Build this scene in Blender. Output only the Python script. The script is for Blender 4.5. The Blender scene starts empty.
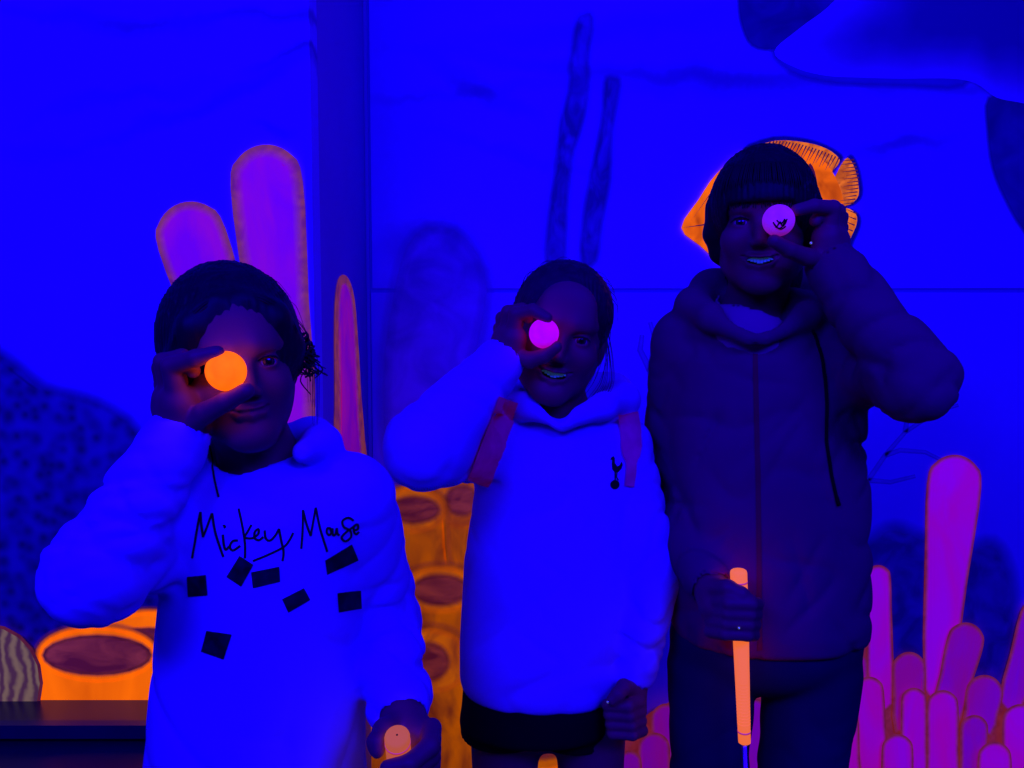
import bpy, bmesh, math, random
import numpy as np
from mathutils import Vector, Matrix
from mathutils.bvhtree import BVHTree

random.seed(4); RNG = np.random.default_rng(4)
scene = bpy.context.scene
COL = scene.collection
PI = math.pi

# ------------------------------------------------------------------ camera, world, lamps, exposure
CAM_H, PITCH, FOC = 1.24, math.radians(4.0), 800.0
cam_data = bpy.data.cameras.new('camera'); cam_data.sensor_width = 36.0; cam_data.lens = FOC / 1024 * 36.0
cam_data.clip_start = 0.02
cam = bpy.data.objects.new('camera', cam_data); COL.objects.link(cam)
cam.location = (0, 0, CAM_H); cam.rotation_euler = (PI / 2 - PITCH, 0, 0)
scene.camera = cam

world = bpy.data.worlds.new('world'); scene.world = world; world.use_nodes = True
world.node_tree.nodes['Background'].inputs[0].default_value = (0.01, 0.0, 1.0, 1)
world.node_tree.nodes['Background'].inputs[1].default_value = 0.02

UV = (0.0085, 0.0, 1.0)        # what the sensor sees of a blacklight: deep blue-violet
def lamp(name, loc, target, power, sx, sy):
    d = bpy.data.lights.new(name, 'AREA'); d.shape = 'RECTANGLE'; d.size = sx; d.size_y = sy
    d.energy = power; d.color = UV
    o = bpy.data.objects.new(name, d); COL.objects.link(o); o.location = loc
    o.rotation_euler = (Vector(target) - Vector(loc)).to_track_quat('-Z', 'Y').to_euler()
    return o
lamp('blacklight_lamp', (-1.15, -0.75, 2.35), (-0.1, 1.5, 1.0), 80, 1.2, 0.5)
lamp('blacklight_lamp', (1.0, -0.9, 2.35), (0.3, 1.7, 1.1), 88, 1.2, 0.5)
lamp('blacklight_lamp', (0.4, 1.05, 2.58), (0.45, 1.9, 1.4), 9, 1.8, 0.25)  # added fill lamp, no known fixture; brightens the dim upper right wall

scene.view_settings.view_transform = 'Standard'; scene.view_settings.look = 'None'
scene.view_settings.exposure = 0.0; scene.view_settings.gamma = 1.0; scene.view_settings.use_curve_mapping = False

# ------------------------------------------------------------------ helpers: projection, tags, meshes
CP, SP = math.cos(PITCH), math.sin(PITCH)
def ray(px, py):
    x = (px - 512) / FOC; u = -(py - 384) / FOC
    return np.array([x, CP + u * SP, -SP + u * CP])
def W(px, py, Y):
    r = ray(px, py); return r * (Y / r[1]) + np.array([0, 0, CAM_H])
def WX(px, py, X):
    r = ray(px, py); return r * (X / r[0]) + np.array([0, 0, CAM_H])

def tag(o, label=None, cat=None, group=None, kind=None):
    if label: o['label'] = label
    if cat: o['category'] = cat
    if group: o['group'] = group
    if kind: o['kind'] = kind
    return o
def empty(name, loc, label, cat, group=None):
    o = bpy.data.objects.new(name, None); COL.objects.link(o); o.location = tuple(loc); o.empty_display_size = .05
    return tag(o, label, cat, group)
def mesh_obj(name, verts, faces, mats, parent=None, smooth=True, matidx=None, origin=None):
    """verts in world space; local to the parent chain's origin"""
    verts = np.asarray(verts, dtype=np.float64).reshape(-1, 3)
    off = np.zeros(3)
    p = parent
    while p is not None:
        off = off + np.array(p.location); p = p.parent
    if origin is not None:
        loc = np.asarray(origin) - off; off = off + loc
    else: loc = np.zeros(3)
    v = verts - off
    me = bpy.data.meshes.new(name)
    if isinstance(faces, np.ndarray):
        n = len(faces)
        me.vertices.add(len(v)); me.vertices.foreach_set('co', v.astype(np.float32).ravel())
        me.loops.add(n * 4); me.loops.foreach_set('vertex_index', faces.astype(np.int32).ravel())
        me.polygons.add(n); me.polygons.foreach_set('loop_start', np.arange(0, n * 4, 4, dtype=np.int32))
        me.update(calc_edges=True)
    else:
        me.from_pydata([tuple(x) for x in v], [], faces); me.update()
    if smooth and len(me.polygons): me.polygons.foreach_set('use_smooth', np.ones(len(me.polygons), dtype=bool))
    if not isinstance(mats, (list, tuple)): mats = [mats]
    for m in mats: me.materials.append(m)
    if matidx is not None: me.polygons.foreach_set('material_index', np.asarray(matidx, dtype=np.int32))
    o = bpy.data.objects.new(name, me); COL.objects.link(o); o.location = tuple(loc)
    if parent is not None: o.parent = parent
    return o

class MB:
    """collects shapes into one mesh"""
    def __init__(s): s.v = []; s.f = []; s.mi = []
    def add(s, v, f, mi=0):
        b = len(s.v); s.v += [tuple(x) for x in v]; s.f += [tuple(i + b for i in q) for q in f]; s.mi += [mi] * len(f); return s
    def box(s, lo, hi, mi=0):
        x0, y0, z0 = lo; x1, y1, z1 = hi
        v = [(x0,y0,z0),(x1,y0,z0),(x1,y1,z0),(x0,y1,z0),(x0,y0,z1),(x1,y0,z1),(x1,y1,z1),(x0,y1,z1)]
        f = [(0,3,2,1),(4,5,6,7),(0,1,5,4),(1,2,6,5),(2,3,7,6),(3,0,4,7)]
        return s.add(v, f, mi)
    def tube(s, pts, rad, n=8, caps=True, mi=0):
        pts = [Vector(p) for p in pts]; m = len(pts)
        rads = rad if hasattr(rad, '__len__') else [rad] * m
        t0 = (pts[1] - pts[0]).normalized(); a = t0.orthogonal().normalized()
        V = []
        for i, p in enumerate(pts):
            t = (pts[min(i + 1, m - 1)] - pts[max(i - 1, 0)]).normalized()
            a = (a - t * a.dot(t)).normalized(); b = t.cross(a)
            for k in range(n):
                an = 2 * PI * k / n; V.append(p + (a * math.cos(an) + b * math.sin(an)) * rads[i])
        F = []
        for i in range(m - 1):
            for k in range(n):
                F.append((i*n+k, i*n+(k+1)%n, (i+1)*n+(k+1)%n, (i+1)*n+k))
        if caps: F.append(tuple(range(n-1, -1, -1))); F.append(tuple(range((m-1)*n, m*n)))
        return s.add(V, F, mi)
    def sphere(s, c, r, nu=24, nv=16, mi=0, axis=None, mif=None):
        R = Vector(axis).to_track_quat('Z', 'Y').to_matrix() if axis is not None else Matrix.Identity(3)
        V = [Vector(c) + R @ Vector((0, 0, r))]
        for i in range(1, nv):
            t = PI * i / nv
            for k in range(nu):
                p = 2 * PI * k / nu
                V.append(Vector(c) + R @ Vector((r*math.sin(t)*math.cos(p), r*math.sin(t)*math.sin(p), r*math.cos(t))))
        V.append(Vector(c) + R @ Vector((0, 0, -r)))
        b = len(s.v); s.v += [tuple(x) for x in V]
        for k in range(nu):
            s.f.append((b, b+1+k, b+1+(k+1)%nu)); s.mi.append(mif(0) if mif else mi)
        for i in range(nv-2):
            for k in range(nu):
                s.f.append((b+1+i*nu+k, b+1+(i+1)*nu+k, b+1+(i+1)*nu+(k+1)%nu, b+1+i*nu+(k+1)%nu)); s.mi.append(mif(i+1) if mif else mi)
        e = len(V)-1
        for k in range(nu):
            s.f.append((b+e, b+1+(nv-2)*nu+(k+1)%nu, b+1+(nv-2)*nu+k)); s.mi.append(mif(nv-1) if mif else mi)
        return s
    def build(s, name, mats, parent=None, smooth=True, origin=None):
        return mesh_obj(name, s.v, s.f, mats, parent, smooth, s.mi, origin)

# ------------------------------------------------------------------ materials
def mat(name, base, rough=.7, emis=None, estr=1.0, spec=.3, noise=None, bump=None, metallic=0., sheen=0.):
    """noise = (scale, amount) varies the colour; bump = (scale, strength, distance)"""
    m = bpy.data.materials.new(name); m.use_nodes = True; nt = m.node_tree; N = nt.nodes; L = nt.links
    b = N['Principled BSDF']
    b.inputs['Base Color'].default_value = (*base, 1); b.inputs['Roughness'].default_value = rough
    b.inputs['Specular IOR Level'].default_value = spec; b.inputs['Metallic'].default_value = metallic
    if emis:
        b.inputs['Emission Color'].default_value = (*emis, 1); b.inputs['Emission Strength'].default_value = estr
    tc = N.new('ShaderNodeTexCoord')
    if noise:
        nz = N.new('ShaderNodeTexNoise'); nz.inputs['Scale'].default_value = noise[0]; nz.inputs['Detail'].default_value = 4
        L.new(tc.outputs['Object'], nz.inputs['Vector'])
        mr = N.new('ShaderNodeMapRange'); mr.inputs[1].default_value = .3; mr.inputs[2].default_value = .7
        mr.inputs[3].default_value = 1 - noise[1]; mr.inputs[4].default_value = 1 + noise[1] * .5
        L.new(nz.outputs['Fac'], mr.inputs[0])
        mx = N.new('ShaderNodeMix'); mx.data_type = 'RGBA'; mx.blend_type = 'MULTIPLY'; mx.inputs[0].default_value = 1
        mx.inputs[6].default_value = (*base, 1); L.new(mr.outputs[0], mx.inputs[7]); L.new(mx.outputs[2], b.inputs['Base Color'])
        if emis:
            mm = N.new('ShaderNodeMath'); mm.operation = 'MULTIPLY'; mm.inputs[1].default_value = estr
            L.new(mr.outputs[0], mm.inputs[0]); L.new(mm.outputs[0], b.inputs['Emission Strength'])
    if bump:
        nb = N.new('ShaderNodeTexNoise'); nb.inputs['Scale'].default_value = bump[0]; nb.inputs['Detail'].default_value = 3
        L.new(tc.outputs['Object'], nb.inputs['Vector'])
        bp = N.new('ShaderNodeBump'); bp.inputs['Strength'].default_value = bump[1]; bp.inputs['Distance'].default_value = bump[2]
        L.new(nb.outputs['Fac'], bp.inputs['Height']); L.new(bp.outputs['Normal'], b.inputs['Normal'])
    return m
def paint(name, base, emis=(0, 0, 0), estr=1., noise=(14, .25)):
    """mural paint; its pigments fluoresce under the blacklight (emission)"""
    m = mat(name, base, .85, emis if sum(emis) > 0 else None, estr, .1, noise)
    m.cycles.emission_sampling = 'NONE'
    return m

M_skin = mat('skin', (.32, .14, .062), .55, spec=.25, noise=(9, .12), bump=(420, .12, .0006))
M_lip = mat('lip', (.30, .08, .045), .4)
M_eye_white = mat('eye_white', (.5, .5, .32), .25, spec=.5)
M_iris = mat('iris', (.05, .03, .02), .2, spec=.5); M_pupil = mat('pupil', (.003, .003, .003), .15, spec=.6)
M_teeth = mat('teeth', (.22, .28, .50), .3, (.006, .020, .03), 1.0, .5)
M_hair_dark = mat('dark_hair', (.012, .008, .010), .55, spec=.25, noise=(60, .5))
M_hair_fair = mat('fair_hair', (.05, .03, .028), .55, spec=.25, noise=(60, .5))
M_hair_brown = mat('brown_hair', (.010, .006, .008), .55, spec=.22, noise=(60, .5))
M_white_knit = mat('white_sweatshirt', (.36, .40, .72), .9, spec=.05, noise=(5, .05), bump=(900, .12, .0008))
M_white_knit2 = mat('white_hoodie', (.36, .40, .68), .9, spec=.05, noise=(5, .06), bump=(900, .12, .0008))
M_purple_knit = mat('purple_hoodie', (.22, .01, .080), .95, spec=.08, noise=(6, .15), bump=(900, .15, .0008))
M_purple_dark = mat('purple_trim', (.3, .01, .035), .9, spec=.1)
M_tee = mat('tee_fabric', (.4, .3, .2), .9, spec=.1, noise=(8, .1))
M_black_cloth = mat('black_cloth', (.006, .006, .006), .9, spec=.05)
M_navy_cloth = mat('navy_cloth', (.02, .02, .045), .9, spec=.1, noise=(10, .2))
M_strap = mat('strap_webbing', (.2, .05, .24), .8, (.03, 0, .0), 1.0, .1, noise=(40, .2))
M_print = mat('black_print', (.004, .004, .01), .8, spec=.1)
M_patch = mat('black_patch', (.004, .004, .022), .6, spec=.15, noise=(90, .8))
M_shoe = mat('shoe_canvas', (.3, .3, .3), .8)
M_metal = mat('shaft_metal', (.25, .25, .3), .25, metallic=1.0)
M_silver_glint = mat('silver_glint', (.9, .9, .9), .15, (.1, .12, .1), .6, metallic=.8)  # silver whose bright glint is put in as a faint glow

def ball_mat(name, base, emis, estr):
    m = mat(name, base, .6, emis, estr, .0)
    nt = m.node_tree; N = nt.nodes; L = nt.links; b = N['Principled BSDF']
    tc = N.new('ShaderNodeTexCoord'); v = N.new('ShaderNodeTexVoronoi'); v.inputs['Scale'].default_value = 260
    v.inputs['Randomness'].default_value = .25
    L.new(tc.outputs['Object'], v.inputs['Vector'])
    mr = N.new('ShaderNodeMapRange'); mr.inputs[1].default_value = 0; mr.inputs[2].default_value = .45
    L.new(v.outputs['Distance'], mr.inputs[0])
    bp = N.new('ShaderNodeBump'); bp.inputs['Strength'].default_value = .5; bp.inputs['Distance'].default_value = .0006
    L.new(mr.outputs[0], bp.inputs['Height']); L.new(bp.outputs['Normal'], b.inputs['Normal'])
    n2 = N.new('ShaderNodeTexNoise'); n2.inputs['Scale'].default_value = 55; L.new(tc.outputs['Object'], n2.inputs['Vector'])
    m2 = N.new('ShaderNodeMapRange'); m2.inputs[1].default_value = .3; m2.inputs[2].default_value = .7
    m2.inputs[3].default_value = estr * .85; m2.inputs[4].default_value = estr * 1.12
    L.new(n2.outputs['Fac'], m2.inputs[0]); L.new(m2.outputs[0], b.inputs['Emission Strength'])
    return m
M_ball_orange = ball_mat('orange_ball', (.8, .3, .004), (1.0, .105, .002), 1.65)
M_ball_pink = ball_mat('pink_ball', (.5, .1, .60), (.44, .0, .35), 1.0)
M_ball_white = ball_mat('white_ball', (.2, .05, .55), (.19, .006, .22), 1.0)
M_grip_left = mat('orange_grip_worn', (.6, .2, .03), .7, (.62, .115, .03), .7, .05, bump=(700, .3, .001))
M_grip_right = mat('orange_grip', (.6, .2, .04), .7, (1.0, .17, .035), .85, .05, bump=(700, .3, .001))
M_grip_band = mat('grip_band', (.5, .1, .2), .6, (.45, .03, .03), .8, .2)

# ------------------------------------------------------------------ walls, floor, ceiling
YL, YR, XC = 1.58, 2.15, -0.389          # near wall on the left, recessed wall on the right, the corner between
def blob_wall_material(name, base, blobs):
    """deep blue mural ground; blobs = airbrushed darker strokes (cx, cz, rx, rz, rot, amount, soft)"""
    m = bpy.data.materials.new(name); m.use_nodes = True; nt = m.node_tree; N = nt.nodes; L = nt.links
    b = N['Principled BSDF']; b.inputs['Roughness'].default_value = .85; b.inputs['Specular IOR Level'].default_value = .12
    geo = N.new('ShaderNodeNewGeometry')
    nz = N.new('ShaderNodeTexNoise'); nz.inputs['Scale'].default_value = 9; nz.inputs['Detail'].default_value = 5
    L.new(geo.outputs['Position'], nz.inputs['Vector'])
    sub = N.new('ShaderNodeVectorMath'); sub.operation = 'SUBTRACT'; sub.inputs[1].default_value = (.5, .5, .5)
    L.new(nz.outputs['Color'], sub.inputs[0])
    sc = N.new('ShaderNodeVectorMath'); sc.operation = 'SCALE'; sc.inputs['Scale'].default_value = .09
    L.new(sub.outputs[0], sc.inputs[0])
    ad = N.new('ShaderNodeVectorMath'); ad.operation = 'ADD'; L.new(geo.outputs['Position'], ad.inputs[0]); L.new(sc.outputs[0], ad.inputs[1])
    acc = None
    for (cx, cz, rx, rz, rot, amt, soft) in blobs:
        mp = N.new('ShaderNodeMapping'); mp.vector_type = 'TEXTURE'
        mp.inputs['Location'].default_value = (cx, 0, cz); mp.inputs['Rotation'].default_value = (0, rot, 0)
        mp.inputs['Scale'].default_value = (rx, 1000, rz)
        L.new(ad.outputs[0], mp.inputs['Vector'])
        ln = N.new('ShaderNodeVectorMath'); ln.operation = 'LENGTH'; L.new(mp.outputs[0], ln.inputs[0])
        mr = N.new('ShaderNodeMapRange'); mr.interpolation_type = 'SMOOTHSTEP'
        mr.inputs[1].default_value = 1 - soft; mr.inputs[2].default_value = 1 + soft * .6; mr.inputs[3].default_value = 1 - amt; mr.inputs[4].default_value = 1
        L.new(ln.outputs['Value'], mr.inputs[0])
        if acc is None: acc = mr.outputs[0]
        else:
            mu = N.new('ShaderNodeMath'); mu.operation = 'MULTIPLY'; L.new(acc, mu.inputs[0]); L.new(mr.outputs[0], mu.inputs[1]); acc = mu.outputs[0]
    n2 = N.new('ShaderNodeTexNoise'); n2.inputs['Scale'].default_value = 2.2; n2.inputs['Detail'].default_value = 3
    L.new(geo.outputs['Position'], n2.inputs['Vector'])
    m2 = N.new('ShaderNodeMapRange'); m2.inputs[1].default_value = .3; m2.inputs[2].default_value = .7; m2.inputs[3].default_value = .88; m2.inputs[4].default_value = 1.05
    L.new(n2.outputs['Fac'], m2.inputs[0])
    last = m2.outputs[0]
    if acc is not None:
        mu = N.new('ShaderNodeMath'); mu.operation = 'MULTIPLY'; L.new(last, mu.inputs[0]); L.new(acc, mu.inputs[1]); last = mu.outputs[0]
    mx = N.new('ShaderNodeMix'); mx.data_type = 'RGBA'; mx.blend_type = 'MULTIPLY'; mx.inputs[0].default_value = 1
    mx.inputs[6].default_value = (*base, 1); L.new(last, mx.inputs[7]); L.new(mx.outputs[2], b.inputs['Base Color'])
    return m
def bl(px, py, rx, ry, rot, amt, soft, Y):
    p = W(px, py, Y); k = Y / FOC
    return (p[0], p[2], rx * k, ry * k, math.radians(rot), min(.62, amt * 1.3), soft)
B_left = [bl(*a, YL) for a in [
    (270, 18, 150, 7, -4, .35, .9), (90, 22, 110, 8, 6, .25, .9), (225, 92, 150, 8, -22, .30, .9), (300, 52, 60, 4, -18, .35, .9),
    (40, 150, 60, 12, 10, .15, .9), (275, 130, 18, 5, 30, .3, .9), (120, 100, 90, 9, -10, .2, .9)]]
B_right = [bl(*a, YR) for a in [
    (640, 70, 190, 9, 4, .28, .9), (480, 90, 60, 10, 30, .30, .9), (470, 90, 90, 7, -5, .2, .9), (720, 84, 130, 12, 2, .25, .9),
    (905, 145, 50, 8, -8, .30, .9), (960, 90, 120, 10, 4, .25, .9), (430, 250, 45, 26, 0, .30, .7), (440, 330, 70, 60, 20, .28, .8),
    (405, 395, 45, 60, 0, .28, .8), (600, 30, 160, 12, -6, .2, .9), (520, 155, 90, 6, 14, .15, .9)]]
M_wall_left = blob_wall_material('mural_wall_left', (.35, .30, .76), B_left)
M_wall_back = blob_wall_material('mural_wall_back', (.35, .30, .80), B_right)
M_wall_return_shaded = blob_wall_material('mural_wall_return_shaded', (.3, .25, .50), [])  # darker base colour carries the grazing-light shade of this face
M_floor = mat('floor_carpet', (.05, .05, .10), .95, noise=(30, .4), bump=(200, .3, .004))
M_ceiling = mat('ceiling_paint', (.1, .1, .2), .9)
M_seam = mat('dark_joint', (.12, .1, .5), .9)
def struct(name, lo, hi, m, parent=None):
    o = MB().box(lo, hi).build(name, m, parent, smooth=False); 
    if parent is None: o['kind'] = 'structure'
    return o
HC = 2.70
struct('floor', (-2.2, -1.9, -.05), (2.2, YR + .1, 0), M_floor)
struct('ceiling', (-2.2, -1.9, HC), (2.2, YR + .1, HC + .05), M_ceiling)
struct('wall_left', (-2.2, YL, 0), (XC, YL + .06, HC), M_wall_left)
wr = struct('wall_return', (XC - .06, YL + .061, 0), (XC, YR + .05, HC), M_wall_return_shaded)
wb = struct('wall_back', (XC + .0005, YR + .004, 0), (2.2, YR + .1, HC), M_seam)
struct('wall_right', (2.2, -1.9, 0), (2.26, YR + .1, HC), M_ceiling)
struct('wall_side', (-2.26, -1.9, 0), (-2.2, YR + .1, HC), M_ceiling)
struct('wall_front', (-2.2, -1.96, 0), (2.2, -1.9, HC), M_ceiling)
zs = W(700, 290.5, YR)[2]
struct('panel', (XC + .012, YR, 0.0), (2.2, YR + .0035, zs - .0055), M_wall_back, wb)
struct('panel', (XC + .016, YR, zs + .0055), (2.2, YR + .0035, HC), M_wall_back, wb)
struct('trim_corner', (XC + .0008, YR - .004, 0), (XC + .010, YR + .0035, HC), M_wall_return_shaded)
struct('trim_edge', (XC - .012, YL - .003, 0), (XC, YL - .0002, HC), M_wall_left)

# ------------------------------------------------------------------ mural figures: flat paint on the walls
def smooth_closed(P, n=4):
    P = [np.array(p, float) for p in P]; out = []; m = len(P)
    for i in range(m):
        p0, p1, p2, p3 = P[i-1], P[i], P[(i+1) % m], P[(i+2) % m]
        for k in range(n):
            t = k / n
            out.append(.5*((2*p1)+(-p0+p2)*t+(2*p0-5*p1+4*p2-p3)*t*t+(-p0+3*p1-3*p2+p3)*t**3))
    return out
class Surf:
    def __init__(s, kind, val): s.kind = kind; s.val = val
    def at(s, px, py, lift):
        if s.kind == 'Y': return W(px, py, s.val) * 1.0 + np.array([0, -lift, 0])
        p = WX(px, py, s.val); return p + np.array([lift, 0, 0])
S_L, S_R, S_C = Surf('Y', YL), Surf('Y', YR), Surf('X', XC)
def poly(name, surf, outline, m, parent, lift, smooth=4):
    """flat figure: triangle-fan free ngon"""
    pts = smooth_closed(outline, smooth) if smooth else outline
    V = [surf.at(p[0], p[1], lift) for p in pts]
    bm = bmesh.new(); vs = [bm.verts.new(v) for v in V]; f = bm.faces.new(vs)
    bmesh.ops.triangulate(bm, faces=[f]); 
    vv = [tuple(v.co) for v in bm.verts]; bm.verts.index_update(); ff = [tuple(v.index for v in f.verts) for f in bm.faces]; bm.free()
    return mesh_obj(name, vv, ff, m, parent, smooth=False)
def feather(name, surf, outline, m, parent, lift, width, smooth=3):
    """airbrushed figure: paint coverage fades out over the width (vertex attribute 'cover')"""
    pts = smooth_closed(outline, smooth) if smooth else [np.array(p, float) for p in outline]
    c = sum(pts) / len(pts); n = len(pts)
    nor = []
    area = sum(pts[i-1][0]*pts[i][1]-pts[i][0]*pts[i-1][1] for i in range(n))
    for i in range(n):
        t = pts[(i+1) % n] - pts[i-1]; q = np.array([t[1], -t[0]]); q = q / (np.linalg.norm(q) + 1e-9)
        nor.append(q if area > 0 else -q)
    outer = [p + q * width * .5 for p, q in zip(pts, nor)]; inner = [p - q * width * .5 for p, q in zip(pts, nor)]
    V = [surf.at(*p, lift) for p in outer] + [surf.at(*p, lift) for p in inner]
    bm = bmesh.new(); vs = [bm.verts.new(v) for v in V]
    for i in range(n): bm.faces.new((vs[i], vs[(i+1) % n], vs[n+(i+1) % n], vs[n+i]))
    f = bm.faces.new(vs[n:]); bmesh.ops.triangulate(bm, faces=[f])
    bm.verts.index_update(); vv = [tuple(v.co) for v in bm.verts]; ff = [tuple(v.index for v in f.verts) for f in bm.faces]; bm.free()
    o = mesh_obj(name, vv, ff, m, parent, smooth=False)
    at = o.data.attributes.new('cover', 'FLOAT', 'POINT'); at.data.foreach_set('value', np.array([0.]*n + [1.]*n, dtype=np.float32))
    return o
def airbrush(name, c1, c2, scale, kind='noise', emis=None, stretch=(1, 1, 1), lo=.35, hi=.65):
    """two-colour paint with a feathered border"""
    m = bpy.data.materials.new(name); m.use_nodes = True; nt = m.node_tree; N = nt.nodes; L = nt.links
    b = N['Principled BSDF']; b.inputs['Roughness'].default_value = .85; b.inputs['Specular IOR Level'].default_value = .1
    geo = N.new('ShaderNodeNewGeometry'); mp = N.new('ShaderNodeMapping'); mp.inputs['Scale'].default_value = stretch
    L.new(geo.outputs['Position'], mp.inputs['Vector'])
    if kind == 'noise':
        t = N.new('ShaderNodeTexNoise'); t.inputs['Detail'].default_value = 4; t.inputs['Distortion'].default_value = 1.0; out = t.outputs['Fac']
    elif kind == 'wave':
        t = N.new('ShaderNodeTexWave'); t.inputs['Distortion'].default_value = 9; t.inputs['Detail'].default_value = 3; out = t.outputs['Fac']
    else:
        t = N.new('ShaderNodeTexVoronoi'); t.feature = 'SMOOTH_F1'; out = t.outputs['Distance']
    t.inputs['Scale'].default_value = scale; L.new(mp.outputs[0], t.inputs['Vector'])
    mr = N.new('ShaderNodeMapRange'); mr.inputs[1].default_value = lo; mr.inputs[2].default_value = hi; L.new(out, mr.inputs[0])
    mx = N.new('ShaderNodeMix'); mx.data_type = 'RGBA'; mx.inputs[6].default_value = (*c1, 1); mx.inputs[7].default_value = (*c2, 1)
    L.new(mr.outputs[0], mx.inputs[0]); L.new(mx.outputs[2], b.inputs['Base Color'])
    if emis:
        me = N.new('ShaderNodeMix'); me.data_type = 'RGBA'; me.inputs[6].default_value = (*emis[0], 1); me.inputs[7].default_value = (*emis[1], 1)
        L.new(mr.outputs[0], me.inputs[0]); L.new(me.outputs[2], b.inputs['Emission Color']); b.inputs['Emission Strength'].default_value = 1
    at = N.new('ShaderNodeAttribute'); at.attribute_name = 'cover'
    tr = N.new('ShaderNodeBsdfTransparent'); ms = N.new('ShaderNodeMixShader')
    L.new(at.outputs['Fac'], ms.inputs[0]); L.new(tr.outputs[0], ms.inputs[1]); L.new(b.outputs[0], ms.inputs[2])
    L.new(ms.outputs[0], N['Material Output'].inputs['Surface'])
    m.cycles.emission_sampling = 'NONE'
    return m
def airbrush_opaque(*a, **k):
    m = airbrush(*a, **k); nt = m.node_tree
    nt.links.new(nt.nodes['Principled BSDF'].outputs[0], nt.nodes['Material Output'].inputs['Surface']); return m

def tube_outline(x0, y0, w0, x1, y1, w1, grow=0.0, n=9):
    """round-ended finger of coral: top centre (x0,y0) with half width w0, base centre (x1,y1), half width w1"""
    d = np.array([x1-x0, y1-y0], float); Ln = np.linalg.norm(d); d /= Ln; q = np.array([-d[1], d[0]])
    c = np.array([x0, y0]) + d * w0
    out = []
    for k in range(1, n):
        a = PI * k / n
        out.append(c - d * math.sin(a) * (w0 + grow) * 1.05 + q * math.cos(a) * (w0 + grow) * -1)
    e = np.array([x1, y1]) + d * grow
    mid = c * .55 + e * .45; wm = w0 * .56 + w1 * .44; sh = c * .9 + e * .1; ws = w0 * .93 + w1 * .07
    out.append(sh + q * (ws + grow)); out.append(mid + q * (wm + grow)); out.append(e + q * (w1 + grow)); out.append(e - q * (w1 + grow)); out.append(mid - q * (wm + grow)); out.append(sh - q * (ws + grow))
    return out
P_rim_left = airbrush_opaque('coral_rim_paint', (.25, .03, .07), (.2, .03, .12), 30, 'noise', ((.20, .032, .012), (.10, .008, .010)), lo=.3, hi=.7)
P_tube_left = airbrush('coral_violet_paint', (.4, .05, .40), (.5, .05, .30), 9, 'noise', ((.11, 0, .10), (.20, .002, .10)), stretch=(1, 1, .5))
P_rim = airbrush_opaque('coral_brown_paint', (.2, .02, .04), (.2, .02, .09), 26, 'noise', ((.10, .006, .012), (.16, .012, .018)), lo=.3, hi=.7)
P_tube = airbrush('coral_magenta_paint', (.4, .05, .55), (.4, .05, .30), 8, 'noise', ((.19, 0, .25), (.25, .0, .20)), stretch=(1, 1, .35))
P_tube2 = airbrush('coral_purple_paint', (.4, .05, .45), (.4, .05, .22), 9, 'noise', ((.11, 0, .17), (.16, .001, .12)), stretch=(1, 1, .35))

def origin_of(surf, px, py): return surf.at(px, py, .001)
def coral_tube(parent, surf, a, lift, rim, body, rw, label=None):
    o1 = poly('rim', surf, tube_outline(*a), rim, parent, lift, 2)
    o2 = feather('tube', surf, tube_outline(*a, grow=-rw), body, parent, lift + .0012, rw * 1.3, 2)
    return o1, o2
# left pair and the one on the return face
t = empty('painted_coral', origin_of(S_L, 187, 330), 'shorter violet coral finger with brown rim painted beside the tallest one', 'mural', 'violet coral fingers on the left wall')
coral_tube(t, S_L, (181, 205, 36, 262, 450, 22), .002, P_rim_left, P_tube_left, 6)
t = empty('painted_coral', origin_of(S_L, 280, 330), 'tallest violet coral finger with orange brown rim painted above the dark-haired girl', 'mural', 'violet coral fingers on the left wall')
coral_tube(t, S_L, (264, 147, 37, 292, 455, 24), .005, P_rim_left, P_tube_left, 8)
t = empty('painted_coral', origin_of(S_C, 348, 380), 'narrow violet coral finger painted on the short wall at the corner', 'mural', 'violet coral fingers on the left wall')
ol = [(335, 470), (334, 400), (333.5, 320), (336, 285), (341, 275), (348, 279), (354, 300), (358, 350), (362, 420), (365, 470)]
ol2 = [(340, 470), (339, 400), (337.5, 320), (339, 292), (342, 284), (347, 288), (351, 306), (354, 350), (357, 420), (359, 470)]
poly('rim', S_C, ol, P_rim_left, t, .002, 3); feather('tube', S_C, ol2, P_tube_left, t, .0035, 3, 3)

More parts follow.
